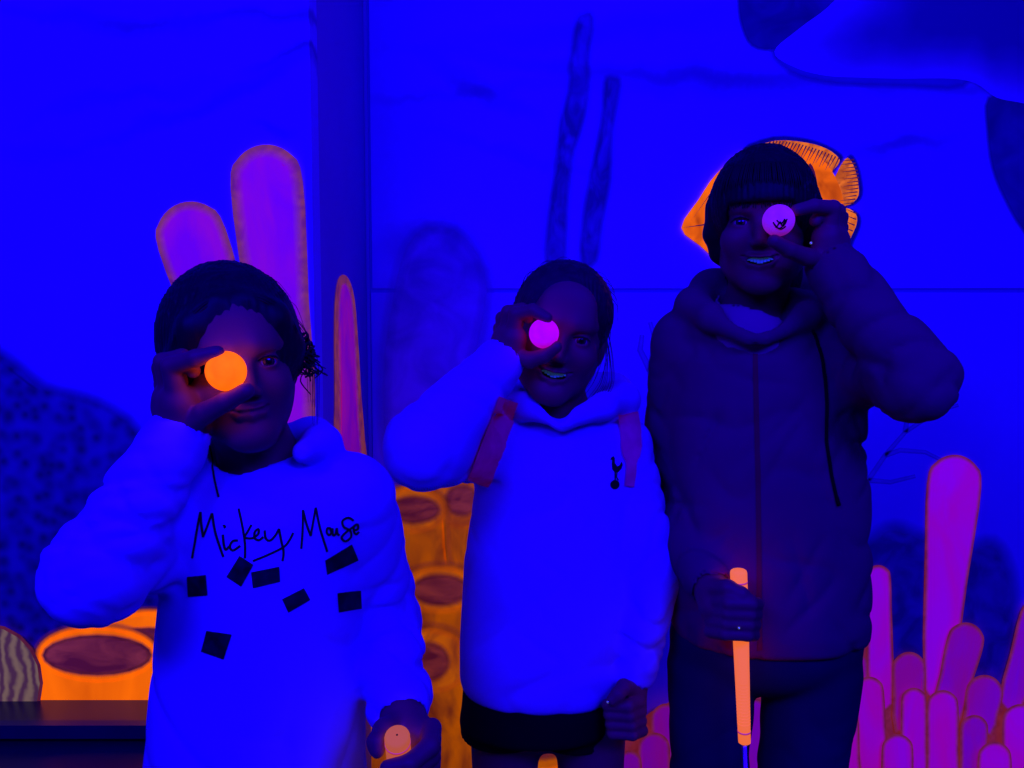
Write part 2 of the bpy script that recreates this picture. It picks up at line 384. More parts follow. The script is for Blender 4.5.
# pink cluster at the right
t = empty('painted_coral', origin_of(S_R, 850, 768), 'big cluster of glowing pink coral fingers painted low on the wall, behind the tallest child', 'mural')
base = [(600, 800), (600, 760), (625, 735), (650, 712), (700, 690), (760, 690), (820, 680), (850, 655), (868, 640), (900, 668), (930, 672), (955, 690), (985, 690), (1010, 690), (1050, 660), (1120, 680), (1120, 800)]
poly('coral_base', S_R, base, P_rim, t, .002, 2)
tubes = [  # top x, y, half width, base x, y, half width, bright
    (956, 456, 28, 936, 692, 13, 1), (877, 565, 13, 880, 705, 12, 1), (1040, 600, 18, 1008, 705, 12, 0), (907, 651, 17, 907, 730, 14, 0),
    (967, 622, 19, 942, 720, 14, 0), (856, 652, 9, 858, 720, 9, 0), (983, 673, 19, 974, 730, 14, 0), (865, 674, 15, 870, 770, 14, 1),
    (840, 704, 15, 842, 800, 15, 1), (909, 684, 13, 909, 800, 13, 1), (937, 686, 16, 937, 800, 15, 1), (968, 710, 14, 966, 790, 12, 0),
    (1013, 699, 18, 1010, 790, 15, 1), (891, 728, 16, 891, 810, 15, 1), (986, 735, 17, 986, 810, 16, 1), (663, 697, 16, 668, 780, 15, 0),
    (651, 725, 16, 652, 810, 16, 0), (627, 742, 12, 628, 800, 12, 0), (690, 700, 15, 692, 800, 15, 0), (716, 715, 15, 716, 800, 15, 0),
    (748, 690, 15, 750, 800, 15, 0), (780, 700, 16, 780, 800, 15, 0), (812, 695, 15, 814, 800, 15, 0), (1050, 690, 17, 1050, 800, 15, 1), (1085, 680, 17, 1080, 800, 15, 1)]
for i, a in enumerate(tubes):
    coral_tube(t, S_R, a[:6], .0035 + .0026 * i, P_rim, P_tube if a[6] else P_tube2, 2.6)

# orange barrel sponges
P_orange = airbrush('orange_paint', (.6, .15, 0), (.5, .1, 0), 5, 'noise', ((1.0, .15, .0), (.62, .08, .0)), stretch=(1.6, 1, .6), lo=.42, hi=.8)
P_orange_shaded = airbrush('orange_paint_shaded', (.5, .1, 0), (.3, .05, .01), 7, 'noise', ((.36, .062, .0), (.09, .008, .002)), stretch=(1.4, 1, .5), lo=.38, hi=.68)  # same orange paint, darkened for the shade behind the children
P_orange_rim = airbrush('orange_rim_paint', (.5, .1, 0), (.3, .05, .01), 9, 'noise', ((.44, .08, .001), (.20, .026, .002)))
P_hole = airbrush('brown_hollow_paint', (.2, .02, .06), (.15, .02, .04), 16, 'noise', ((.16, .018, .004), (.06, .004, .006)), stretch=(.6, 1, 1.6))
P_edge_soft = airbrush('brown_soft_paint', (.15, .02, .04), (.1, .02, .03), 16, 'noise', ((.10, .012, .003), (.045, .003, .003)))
P_edge = airbrush_opaque('brown_edge_paint', (.15, .02, .04), (.1, .02, .03), 16, 'noise', ((.10, .012, .003), (.045, .003, .003)))
def ell_outline(cx, cy, rx, ry, n=20, rot=0):
    c, s = math.cos(rot), math.sin(rot)
    return [(cx + rx*math.cos(2*PI*k/n)*c - ry*math.sin(2*PI*k/n)*s, cy + rx*math.cos(2*PI*k/n)*s + ry*math.sin(2*PI*k/n)*c) for k in range(n)]
def barrel(surf, cx, cy, rx, ry, orx, ory, bot, wbot, label, lift, body_m, rim_m, hole=P_hole):
    t = empty('painted_sponge', origin_of(surf, cx, bot), label, 'mural', 'orange barrel sponges of the mural')
    out = []
    for k in range(13):
        a = PI + PI * k / 12; out.append((cx + orx*math.cos(a), cy + ory*math.sin(a)))
    out += [(cx + orx*.98, cy + (bot-cy)*.4), (cx + wbot, bot), (cx, bot + 4), (cx - wbot, bot), (cx - orx*.98, cy + (bot-cy)*.4)]
    o = [(cx + (p[0]-cx)*1.05, p[1] - (2.5 if p[1] < cy else 0)) for p in out]
    w = 5 if surf is S_L else 8
    feather('edge', surf, o, P_edge_soft, t, lift, w, 2)
    feather('barrel_body', surf, out, body_m, t, lift + .001, w, 2)
    feather('rim', surf, ell_outline(cx, cy, orx*.95, ory*.90), rim_m, t, lift + .002, w, 1)
    feather('opening_edge', surf, ell_outline(cx, cy, rx*1.08, ry*1.16), P_edge_soft, t, lift + .003, w * .7, 1)
    feather('opening', surf, ell_outline(cx, cy, rx, ry), hole, t, lift + .004, w * .7, 1)
    return t
barrel(S_L, 150, 640, 34, 12, 52, 30, 720, 46, 'orange barrel sponge painted beside the first girl, mostly hidden by her sleeve', .002, P_orange, P_orange)
barrel(S_L, 100, 653, 51, 18, 60, 29, 730, 52, 'bright orange barrel sponge painted low on the near wall, above the black ledge', .008, P_orange, P_orange)
barrel(S_R, 462, 500, 16, 14, 28, 30, 590, 30, 'orange sponge painted behind the middle girl, beside the topmost open barrel', .002, P_orange_shaded, P_orange_rim)
barrel(S_R, 414, 509, 25, 12, 33, 24, 600, 38, 'topmost open orange barrel sponge painted between the two girls in white', .008, P_orange_shaded, P_orange_rim)
barrel(S_R, 441, 588, 27, 14, 42, 24, 690, 44, 'second orange barrel sponge down the painted stack between the girls in white', .014, P_orange_shaded, P_orange_rim)
barrel(S_R, 430, 658, 19, 17, 42, 34, 790, 46, 'lowest open orange barrel sponge of the stack between the girls in white', .020, P_orange_shaded, P_orange_rim)
barrel(S_R, 372, 690, 22, 14, 40, 28, 800, 42, 'dim orange barrel sponge painted behind the hand on the left putter', .014, P_orange_shaded, P_orange_rim)
barrel(S_R, 536, 745, 30, 10, 44, 26, 815, 44, 'orange barrel sponge painted low behind the legs in black shorts', .014, P_orange, P_orange_rim)

# pale swirled coral, bottom left
P_brain = airbrush_opaque('brain_coral_paint', (.15, .06, .05), (.3, .3, .06), 14, 'wave', ((.055, .018, .012), (.15, .090, .030)), lo=.1, hi=.95)
t = empty('painted_coral', origin_of(S_L, 0, 700), 'pale brown coral mound with swirled ridges painted at the bottom left', 'mural')
poly('mound', S_L, ell_outline(-8, 680, 52, 56), P_brain, t, .0145, 1)
poly('outline', S_L, ell_outline(-8, 680, 55, 59), P_edge, t, .0135, 1)

# dark blue airbrushed corals, stalks, twigs
P_bush = airbrush('bush_coral_paint', (.05, .05, .10), (.14, .12, .34), 42, 'voronoi', lo=.1, hi=.7)
P_bush2 = airbrush('far_coral_paint', (.10, .08, .20), (.2, .15, .38), 13, 'noise', lo=.35, hi=.65)
P_bush3 = airbrush('faint_coral_paint', (.2, .17, .38), (.35, .22, .60), 8, 'noise', lo=.35, hi=.65)
P_stalk = airbrush('stalk_paint', (.07, .06, .20), (.2, .16, .46), 22, 'noise', stretch=(1, 1, .5))
P_twig = airbrush('twig_paint', (.22, .18, .50), (.3, .22, .6), 20)
def ragged(outline, amp, n=5, seed=1):
    r = random.Random(seed); P = [np.array(p, float) for p in outline]
    return [(p[0] + r.uniform(-amp, amp), p[1] + r.uniform(-amp, amp)) for p in P]
o = feather('painted_coral', S_L, ragged([(-90, 340), (-30, 342), (10, 358), (45, 384), (100, 404), (140, 435), (165, 520), (160, 640), (60, 665), (-90, 665)], 4, 5), P_bush, None, .0015, 16)
tag(o, 'dark blue bubbly coral bank painted on the near wall left of the first girl', 'mural')
o = feather('painted_coral', S_R, ragged([(862, 560), (872, 540), (895, 528), (915, 532), (935, 545), (965, 548), (990, 548), (1008, 565), (1016, 600), (1012, 650), (1000, 690), (940, 700), (870, 690)], 5, 5), P_bush2, None, .0015, 22)
tag(o, 'dark blue curly coral painted behind the tall pink coral finger', 'mural')
o = feather('painted_coral', S_R, ragged([(396, 290), (415, 236), (455, 230), (485, 270), (482, 330), (460, 400), (440, 460), (395, 470), (385, 390)], 2, 5), P_bush3, None, .0015, 18)
tag(o, 'faded dark blue coral bush painted near the corner, beyond the middle girl\'s elbow', 'mural')
o = feather('painted_stalk', S_R, ragged([(578, 22), (584, 14), (592, 20), (590, 60), (589, 100), (578, 130), (570, 160), (566, 210), (563, 262), (546, 262), (548, 215), (554, 170), (560, 130), (567, 90), (570, 50)], 2.5, 4, 3), P_stalk, None, .0015, 9)
tag(o, 'tall knobbly dark blue stalk painted above the middle girl', 'mural')
o = feather('painted_stalk', S_R, ragged([(604, 82), (612, 76), (619, 84), (614, 130), (608, 180), (600, 225), (596, 262), (581, 262), (585, 220), (592, 170), (600, 125)], 2, 4, 5), P_stalk, None, .0015, 9)
tag(o, 'shorter knobbly dark blue stalk painted above the middle girl', 'mural')
def twig(strokes, label, w):
    mbv = []; 
    t = empty('painted_twig', origin_of(S_R, *strokes[0][0]), label, 'mural')
    for s in strokes:
        P = [np.array(p, float) for p in s]; L_, R_ = [], []
        for i, p in enumerate(P):
            d = P[min(i+1, len(P)-1)] - P[max(i-1, 0)]; d /= np.linalg.norm(d); q = np.array([-d[1], d[0]]); ww = w * (1 - .6 * i / len(P))
            L_.append(tuple(p + q*ww)); R_.append(tuple(p - q*ww))
        feather('branch', S_R, L_ + R_[::-1], P_twig, t, .0016, w * .9, 0)
twig([[(868, 480), (885, 455), (905, 432), (935, 412), (958, 405)], [(885, 455), (900, 450), (925, 452), (945, 462)], [(905, 432), (908, 410), (902, 388)], [(868, 480), (890, 482), (915, 476)]], 'faint dark blue branching twig painted beside the tallest child\'s raised elbow', 2.2)
twig([[(655, 400), (650, 370), (655, 340), (650, 322)], [(650, 370), (640, 350), (642, 335)], [(652, 385), (664, 362), (662, 340)]], 'faint dark blue branching twig painted between the middle girl and the tallest child', 3.0)

# fish
P_fish = airbrush_opaque('fish_orange_paint', (.6, .15, 0), (.5, .1, 0), 11, 'noise', ((.95, .135, .0), (.42, .05, .0)), lo=.42, hi=.75)
P_fin = airbrush_opaque('fin_orange_paint', (.6, .15, 0), (.4, .08, 0), 30, 'noise', ((.80, .16, .02), (.30, .04, .01)), lo=.4, hi=.7)
P_fish_dark = airbrush('fish_outline_paint', (.03, .03, .12), (.04, .04, .18), 30)
t = empty('painted_fish', origin_of(S_R, 770, 215), 'bright orange disc-shaped fish with notched fringed fins painted behind the tallest child\'s head', 'fish')
body = [(681, 228), (698, 200), (716, 174), (742, 153), (775, 145), (806, 150), (826, 164), (838, 185), (843, 206), (838, 232), (822, 262), (795, 282), (760, 284), (724, 266), (700, 246)]
dorsal = [(745, 152), (775, 141), (806, 143), (826, 149), (838, 158), (838, 164), (833, 170), (826, 178), (800, 168), (770, 160)]
tail = [(835, 176), (840, 166), (847, 158), (853, 166), (857, 180), (858, 195), (852, 203), (845, 206), (832, 210), (826, 190)]
anal = [(832, 212), (845, 208), (855, 214), (856, 224), (850, 238), (838, 262), (815, 285), (800, 278), (815, 250)]
for fo in (dorsal, tail, anal): feather('outline', S_R, [(830 + (p[0]-830)*1.03 + (3 if p[0] > 830 else 0), 200 + (p[1]-200)*1.07) for p in fo], P_fish_dark, t, .002, 4)
poly('fish_body', S_R, body, P_fish, t, .0045, 3)
poly('dorsal_fin', S_R, dorsal, P_fin, t, .0035, 3); poly('tail_fin', S_R, tail, P_fin, t, .0037, 3); poly('anal_fin', S_R, anal, P_fin, t, .0039, 3)
rays_ = []
for k in range(22):
    u = k / 21; a = smooth_closed(dorsal, 1); x = 770 + 68 * u; y = 141.5 + 20 * max(0, u - .1) ** 1.7
    rays_.append(((x, y), (x - 7, y + 12 + 3 * (k % 2))))
for k in range(13):
    u = k / 12; x = 849 + 9 * math.sin(PI * (.15 + .7 * u)); y = 160 + 43 * u
    rays_.append(((x, y), (x - 12 - 3 * (k % 2), y + 1.5)))
for k in range(9):
    u = k / 8; x = 856 - 18 * u ** 1.5; y = 214 + 46 * u
    rays_.append(((x, y), (x - 10, y - 4)))
for (a, b) in rays_:
    d = np.array(b) - np.array(a); d = d / np.linalg.norm(d); q = np.array([-d[1], d[0]]) * .75
    poly('fin_ray', S_R, [tuple(np.array(a) + q), tuple(np.array(a) - q), tuple(np.array(b) - q*.2), tuple(np.array(b) + q*.2)], P_edge, t, .0056, 0)
poly('gill_stripe', S_R, [(808, 165), (814, 172), (818, 200), (814, 235), (808, 240), (811, 200)], P_edge, t, .0056, 3)
for (a, b, c) in [((682, 228), (705, 224), (715, 226)), ((690, 222), (712, 190), (722, 178))]:
    poly('mouth_line', S_R, [a, b, c, (b[0], b[1]+1.6)], P_edge, t, .0056, 0)

# whale
def whale_mat():
    m = bpy.data.materials.new('whale_paint'); m.use_nodes = True; N = m.node_tree.nodes; L = m.node_tree.links
    b = N['Principled BSDF']; b.inputs['Roughness'].default_value = .8; b.inputs['Specular IOR Level'].default_value = .1
    at = N.new('ShaderNodeAttribute'); at.attribute_name = 'cover'
    geo = N.new('ShaderNodeNewGeometry'); nz = N.new('ShaderNodeTexNoise'); nz.inputs['Scale'].default_value = 7
    L.new(geo.outputs['Position'], nz.inputs['Vector'])
    ma = N.new('ShaderNodeMath'); ma.operation = 'MULTIPLY_ADD'; ma.inputs[1].default_value = .35; L.new(nz.outputs['Fac'], ma.inputs[0]); L.new(at.outputs['Fac'], ma.inputs[2])
    cr = N.new('ShaderNodeValToRGB'); e = cr.color_ramp.elements
    e[0].position = .12; e[0].color = (.35, .3, .75, 1); e[1].position = 1.0; e[1].color = (.08, .06, .24, 1)
    k = e.new(.5); k.color = (.28, .2, .52, 1)
    L.new(ma.outputs[0], cr.inputs[0]); L.new(cr.outputs[0], b.inputs['Base Color']); return m
P_whale = whale_mat()
P_whale_dark = airbrush('whale_fin_paint', (.04, .035, .14), (.10, .08, .26), 9)
P_whale_line = airbrush('whale_edge_paint', (.10, .08, .36), (.12, .1, .4), 10)
t = empty('painted_whale', origin_of(S_R, 930, 40), 'huge dark blue whale with a pale belly edge painted at the top right', 'whale')
feather('tail_fluke', S_R, [(738, -60), (738, 0), (742, 28), (752, 46), (772, 50), (790, 42), (840, 0), (870, -60)], P_whale_dark, t, .002, 5)
feather('underside_line', S_R, [(772, 52), (790, 72), (825, 82), (862, 85), (910, 86), (962, 86), (975, 60), (900, 60), (800, 50)], P_whale_line, t, .0025, 8)
bo = [(774, 52), (800, 28), (835, 0), (880, -60), (1180, -60), (1180, 160), (1080, 118), (1024, 104), (996, 98), (975, 84), (950, 79), (900, 79), (862, 78), (825, 76), (795, 68)]
po = smooth_closed(bo, 5); V = [S_R.at(p[0], p[1], .003) for p in po]; n = len(po)
cen = np.array([985, 15.]); allv = list(V); cov = [0.] * n; Fc = []
for lev, (s, c) in enumerate([(.9, .15), (.75, .42), (.5, .72), (.25, .85)]):
    for p in po: allv.append(S_R.at(*(cen + (p - cen) * s), .003)); cov.append(c)
    b0, b1 = lev * n, (lev + 1) * n
    for i in range(n): Fc.append((b0+i, b0+(i+1) % n, b1+(i+1) % n, b1+i))
allv.append(S_R.at(*cen, .003)); cov.append(.9)
for i in range(n): Fc.append((4*n+i, 4*n+(i+1) % n, 5*n))
wo = mesh_obj('whale_body', allv, Fc, P_whale, t, smooth=False)
a_ = wo.data.attributes.new('cover', 'FLOAT', 'POINT'); a_.data.foreach_set('value', np.array(cov, dtype=np.float32))
feather('flipper', S_R, [(988, 98), (987, 130), (992, 168), (1005, 200), (1024, 232), (1060, 270), (1090, 250), (1080, 180), (1060, 115), (1020, 98)], P_whale_dark, t, .0022, 5)

# black ledge at the bottom left
M_ledge = mat('black_lacquer', (.008, .008, .030), .32, spec=.45, noise=(6, .3))
M_ledge_face = mat('black_lacquer_face', (.02, .015, .06), .4, spec=.3, noise=(4, .3))
zl = W(70, 698, YL)[2]
t = empty('black_ledge', (-.95, 1.42, 0), 'glossy black stepped ledge standing against the wall below the orange barrel sponge', 'ledge')
MB().box((-1.55, 1.47, 0), (-.46, 1.5785, zl)).build('back_step', M_ledge, t, False)
MB().box((-1.55, 1.455, zl - .02), (-.45, 1.475, zl + .006)).build('edge_strip', M_ledge_face, t, False)
q = MB(); A, B_, C_, D = (-1.55, 1.46), (-.44, 1.46), (-.44, 1.25), (-1.55, 1.39)
zt = zl - .028
q.add([(*A, 0), (*B_, 0), (*C_, 0), (*D, 0), (*A, zt), (*B_, zt), (*C_, zt - .015), (*D, zt)], [(0,3,2,1), (4,5,6,7), (0,1,5,4), (1,2,6,5), (2,3,7,6), (3,0,4,7)])
q.build('front_step', M_ledge, t, False)
M_ledge_reflection = mat('lacquer_blue_reflection', (.05, .04, .15), .5, spec=.2, noise=(5, .3))  # black lacquer with a blue floor reflection put into its colour
q = MB(); q.add([(-1.55, 1.385, 0), (-.44, 1.245, 0), (-.44, 1.238, 0), (-1.55, 1.378, 0), (-1.55, 1.385, zt-.085), (-.44, 1.245, zt-.10), (-.44, 1.238, zt-.10), (-1.55, 1.378, zt-.085)], [(0,3,2,1), (4,5,6,7), (0,1,5,4), (1,2,6,5), (2,3,7,6), (3,0,4,7)])
q.build('reflection_panel', M_ledge_reflection, t, False)  # added thin panel that carries the painted blue reflection
q = MB(); q.add([(-1.55, 1.389, zt-.05), (-.44, 1.249, zt-.065), (-.44, 1.225, zt-.065), (-1.55, 1.365, zt-.05), (-1.55, 1.389, zt-.075), (-.44, 1.249, zt-.09), (-.44, 1.225, zt-.09), (-1.55, 1.365, zt-.075)], [(0,3,2,1), (4,5,6,7), (0,1,5,4), (1,2,6,5), (2,3,7,6), (3,0,4,7)])
q.build('rail', M_ledge_face, t, False)

# ------------------------------------------------------------------ signed-distance modelling for people
class SDF:
    def __init__(s): s.pr = []
    def _add(s, f, c, r, k, op): s.pr.append((f, np.asarray(c, float), r, k, op))
    def rc(s, a, b, r1, r2, k=.01, op='u', disp=None, clip=None):
        a = np.asarray(a, float); b = np.asarray(b, float); ab = b - a; L2 = ab @ ab + 1e-12
        def f(P):
            pa = P - a; h = np.clip(pa @ ab / L2, 0, 1)
            d = np.sqrt(((pa - h[:, None] * ab) ** 2).sum(1)) - (r1 + (r2 - r1) * h)
            if disp is not None: d = d + disp(P, h)
            if clip is not None: d = np.maximum(d, P @ clip[0] - clip[1])
            return d
        s._add(f, (a + b) / 2, math.sqrt(L2) / 2 + max(r1, r2) + .02, k, op); return s
    def chain(s, pts, rads, k=.01, op='u', disp=None):
        for i in range(len(pts) - 1): s.rc(pts[i], pts[i+1], rads[i], rads[i+1], k, op, disp)
        return s
    def ell(s, c, r, R=None, k=.01, op='u', disp=None, clip=None):
        c = np.asarray(c, float); r = np.asarray(r, float); R = np.eye(3) if R is None else np.asarray(R, float)
        def f(P):
            q = (P - c) @ R          # local coords (R columns = axes)
            k0 = np.sqrt(((q / r) ** 2).sum(1)); k1 = np.sqrt(((q / r**2) ** 2).sum(1)) + 1e-9
            d = k0 * (k0 - 1) / k1
            d = np.where(k0 < .05, -r.min(), d)
            if disp is not None: d = d + disp(P, None)
            if clip is not None:
                for (n_, c_) in (clip if isinstance(clip, list) else [clip]): d = np.maximum(d, P @ n_ - c_)
            return d
        s._add(f, c, r.max() + .02, k, op); return s
    def loft(s, rows, n=2.3, k=.02, op='u', disp=None, grow=0.):
        """rows: (z, cx, cy, a, b) ascending z"""
        T = np.array(sorted(rows)); z0, z1 = T[0, 0], T[-1, 0]
        def f(P):
            z = P[:, 2]; cx = np.interp(z, T[:, 0], T[:, 1]); cy = np.interp(z, T[:, 0], T[:, 2])
            a = np.interp(z, T[:, 0], T[:, 3]) + grow; b = np.interp(z, T[:, 0], T[:, 4]) + grow
            u = ((np.abs(P[:, 0] - cx) / a) ** n + (np.abs(P[:, 1] - cy) / b) ** n) ** (1 / n)
            d = (u - 1) * np.minimum(a, b)
            if disp is not None: d = d + disp(P, None)
            e = np.maximum(z0 - z, z - z1 - grow * .5)
            r = .012
            return np.where((d > -r) & (e > -r), np.sqrt(np.maximum(d + r, 0) ** 2 + np.maximum(e + r, 0) ** 2) - r, np.maximum(d, e))
        c = np.array([T[:, 1].mean(), T[:, 2].mean(), (z0 + z1) / 2])
        s._add(f, c, math.hypot((z1 - z0) / 2, T[:, 3].max() + grow) + .05, k, op); return s
    def eval(s, P, c=None, rad=None):
        d = np.full(len(P), 1.0)
        for (f, pc, pr, k, op) in s.pr:
            if c is not None and np.linalg.norm(pc - c) > pr + rad + max(k, .0) * 1.5 + .012: continue
            e = f(P)
            if op == 'u':
                if k > 0: h = np.maximum(k - np.abs(d - e), 0) / k; d = np.minimum(d, e) - h * h * k * .25
                else: d = np.minimum(d, e)
            elif op == 's':
                if k > 0: h = np.maximum(k - np.abs(d + e), 0) / k; d = np.maximum(d, -e) + h * h * k * .25
                else: d = np.maximum(d, -e)
        return d
    def mesh(s, ax, ay, az, B=14):
        nx, ny, nz = len(ax), len(ay), len(az)
        D = np.full((nx, ny, nz), 1.0, dtype=np.float32)
        for i0 in range(0, nx, B):
            X = ax[i0:i0+B]
            for j0 in range(0, ny, B):
                Y = ay[j0:j0+B]
                ks = list(range(0, nz, B))
                cs = np.array([[(X[0]+X[-1])/2, (Y[0]+Y[-1])/2, (az[k0]+az[min(k0+B, nz)-1])/2] for k0 in ks])
                dc = s.eval(cs)
                for q, k0 in enumerate(ks):
                    Z = az[k0:k0+B]
                    rad = .5 * math.sqrt((X[-1]-X[0])**2 + (Y[-1]-Y[0])**2 + (Z[-1]-Z[0])**2)
                    if abs(dc[q]) > rad * 1.25 + .012:
                        D[i0:i0+B, j0:j0+B, k0:k0+B] = dc[q]; continue
                    G = np.stack(np.meshgrid(X, Y, Z, indexing='ij'), -1).reshape(-1, 3)
                    D[i0:i0+B, j0:j0+B, k0:k0+B] = s.eval(G, cs[q], rad).reshape(len(X), len(Y), len(Z))
        S = D < 0
        cnt = np.zeros((nx-1, ny-1, nz-1), dtype=np.uint8)
        for a in (0, 1):
            for b in (0, 1):
                for c in (0, 1): cnt += S[a:nx-1+a, b:ny-1+b, c:nz-1+c]
        cells = np.flatnonzero((cnt > 0) & (cnt < 8))
        I, J, K = np.unravel_index(cells, cnt.shape)
        corners = [(a, b, c) for a in (0, 1) for b in (0, 1) for c in (0, 1)]
        val = np.stack([D[I+a, J+b, K+c] for (a, b, c) in corners], 1).astype(np.float64)
        pos = np.stack([np.stack([ax[I+a], ay[J+b], az[K+c]], 1) for (a, b, c) in corners], 1)
        acc = np.zeros((len(I), 3)); num = np.zeros(len(I))
        for u in range(8):
            for v in range(u + 1, 8):
                if sum(abs(corners[u][w] - corners[v][w]) for w in range(3)) != 1: continue
                m = (val[:, u] < 0) != (val[:, v] < 0)
                t = np.where(m, val[:, u] / (val[:, u] - val[:, v] + 1e-20), 0)
                t = np.clip(t, 0, 1)
                acc += np.where(m[:, None], pos[:, u] + t[:, None] * (pos[:, v] - pos[:, u]), 0); num += m
        V = acc / num[:, None]
        def vid(i, j, k): return np.searchsorted(cells, np.ravel_multi_index((i, j, k), cnt.shape))
        F = []
        for axn in range(3):
            sl0 = [slice(None)] * 3; sl1 = [slice(None)] * 3; sl0[axn] = slice(0, -1); sl1[axn] = slice(1, None)
            ch = S[tuple(sl0)] != S[tuple(sl1)]
            i, j, k = np.nonzero(ch)
            lo = [1, 1, 1]; lo[axn] = 0
            dims = (nx, ny, nz)
            ok = np.ones(len(i), bool)
            for w, arr in enumerate((i, j, k)):
                if w != axn: ok &= (arr >= 1) & (arr <= dims[w] - 2)
            i, j, k = i[ok], j[ok], k[ok]
            ins = S[i, j, k]
            o1, o2 = [(1, 2), (2, 0), (0, 1)][axn]
            def sh(d1, d2):
                q = [i, j, k]; q[o1] = q[o1] - d1; q[o2] = q[o2] - d2; return vid(*q)
            A, Bq, C, Dq = sh(1, 1), sh(0, 1), sh(0, 0), sh(1, 0)
            f = np.stack([A, Bq, C, Dq], 1); f[~ins] = f[~ins][:, ::-1]
            F.append(f)
        return V, np.concatenate(F)
def axis(lo, hi, coarse, fines):
    """grid line positions: coarse spacing, refined in the given (lo, hi, step) spans"""
    out = [lo]; 
    while out[-1] < hi:
        x = out[-1]; st = coarse
        for (a, b, f) in fines:
            if a <= x < b: st = min(st, f)
            elif x < a: st = min(st, max(f, (a - x) * .6)) if a - x < coarse else st
        out.append(x + st)
    return np.array(out)

def rot_head(roll, yaw, pitch):
    """columns: head right (image right), head forward (to the camera), head up, in world axes"""
    B = np.array([[1, 0, 0], [0, -1, 0], [0, 0, 1]], float).T
    r, y, p = map(math.radians, (roll, yaw, pitch))
    # local rotation in (right, forward, up)
    Rp = np.array([[1, 0, 0], [0, math.cos(p), math.sin(p)], [0, -math.sin(p), math.cos(p)]])       # nod down for p > 0
    Ry = np.array([[math.cos(y), math.sin(y), 0], [-math.sin(y), math.cos(y), 0], [0, 0, 1]])
    Rr = np.array([[math.cos(r), 0, math.sin(r)], [0, 1, 0], [-math.sin(r), 0, math.cos(r)]])       # top leans right for r > 0
    return B @ Rr @ Ry @ Rp
class Head:
    def __init__(s, ex, ey, eY, roll, yaw, pitch, sc=1.0):
        s.R = rot_head(roll, yaw, pitch); s.sc = sc
        E = W(ex, ey, eY); s.O = E - s.R @ (np.array([0, .070, 0]) * sc)
    def p(s, x, y, z): return s.O + s.R @ (np.array([x, y, z]) * s.sc)
    def loc(s, P): return ((P - s.O) @ s.R) / s.sc
def build_head(S, h, smile):
    p, R, k = h.p, h.R, h.sc
    S.ell(p(0, -.020, .030), np.array([.071, .087, .076]) * k, R, 0)
    S.ell(p(0, .016, -.022), np.array([.057, .062, .080]) * k, R, .03)
    for sx in (-1, 1):
        S.rc(p(sx*.046, -.010, -.040), p(sx*.014, .056, -.087), .021*k, .013*k, .028)
        S.ell(p(sx*.034, .050, -.030), np.array([.021, .019, .020]) * k, R, .02)
        S.ell(p(sx*.071, -.012, -.008), np.array([.007, .018, .028]) * k, R, .006)
        S.rc(p(sx*.014, .078, .019), p(sx*.044, .064, .019), .006*k, .005*k, .012)      # brow
    S.ell(p(0, .062, -.088), np.array([.019, .014, .013]) * k, R, .02)
    S.ell(p(0, .070, .045), np.array([.040, .012, .035]) * k, R, .03)
    for sx in (-1, 1):
        S.ell(p(sx*.029, .083, -.001), np.array([.015, .014, .009]) * k, R, .009, 's')
        S.ell(p(sx*.029, .0645, -.0005), np.array([.0138, .0138, .0128]) * k, R, .003)
        S.ell(p(sx*.029, .081, -.0015), np.array([.0125, .012, .0046]) * k, R, .0015, 's')
    S.chain([p(0, .076, .006), p(0, .086, -.018), p(0, .091, -.030)], [.0060*k, .0070*k, .0085*k], .010)
    for sx in (-1, 1):
        S.ell(p(sx*.0095, .085, -.0345), np.array([.0060, .0080, .0056]) * k, R, .005)
        S.ell(p(sx*.006, .091, -.0415), np.array([.003, .004, .003]) * k, R, .002, 's')
    w = .0275 if smile else .024
    cz = -.0490 if smile else -.0515          # corners of the mouth
    up = [p(-w, .062, cz), p(-.013, .0755, -.0535), p(0, .0785, -.0540), p(.013, .0755, -.0535), p(w, .062, cz)]
    lo = [p(-w, .062, cz - .001), p(-.014, .0725, -.0635 if smile else -.0605), p(0, .075, -.0675 if smile else -.0625), p(.014, .0725, -.0635 if smile else -.0605), p(w, .062, cz - .001)]
    S.chain(up, [.0015*k, .0032*k, .0034*k, .0032*k, .0015*k], .006); S.chain(lo, [.0015*k, .0036*k, .0044*k, .0036*k, .0015*k], .006)
    if smile:
        S.chain([p(-w*.95, .067, cz - .001), p(-.013, .077, -.0583), p(0, .079, -.0605), p(.013, .077, -.0583), p(w*.95, .067, cz - .001)], [.0016*k, .0042*k, .0052*k, .0042*k, .0016*k], .0015, 's')
        S.ell(p(0, .062, -.059), np.array([.021, .018, .007]) * k, R, .002, 's')
        for sx in (-1, 1): S.ell(p(sx*.036, .055, -.024), np.array([.019, .017, .017]) * k, R, .015)
    else:
        S.chain([p(-w, .066, cz), p(-.013, .079, -.0560), p(0, .0815, -.0570), p(.013, .079, -.0560), p(w, .066, cz)], [.0014*k, .002*k, .002*k, .002*k, .0014*k], .002, 's')
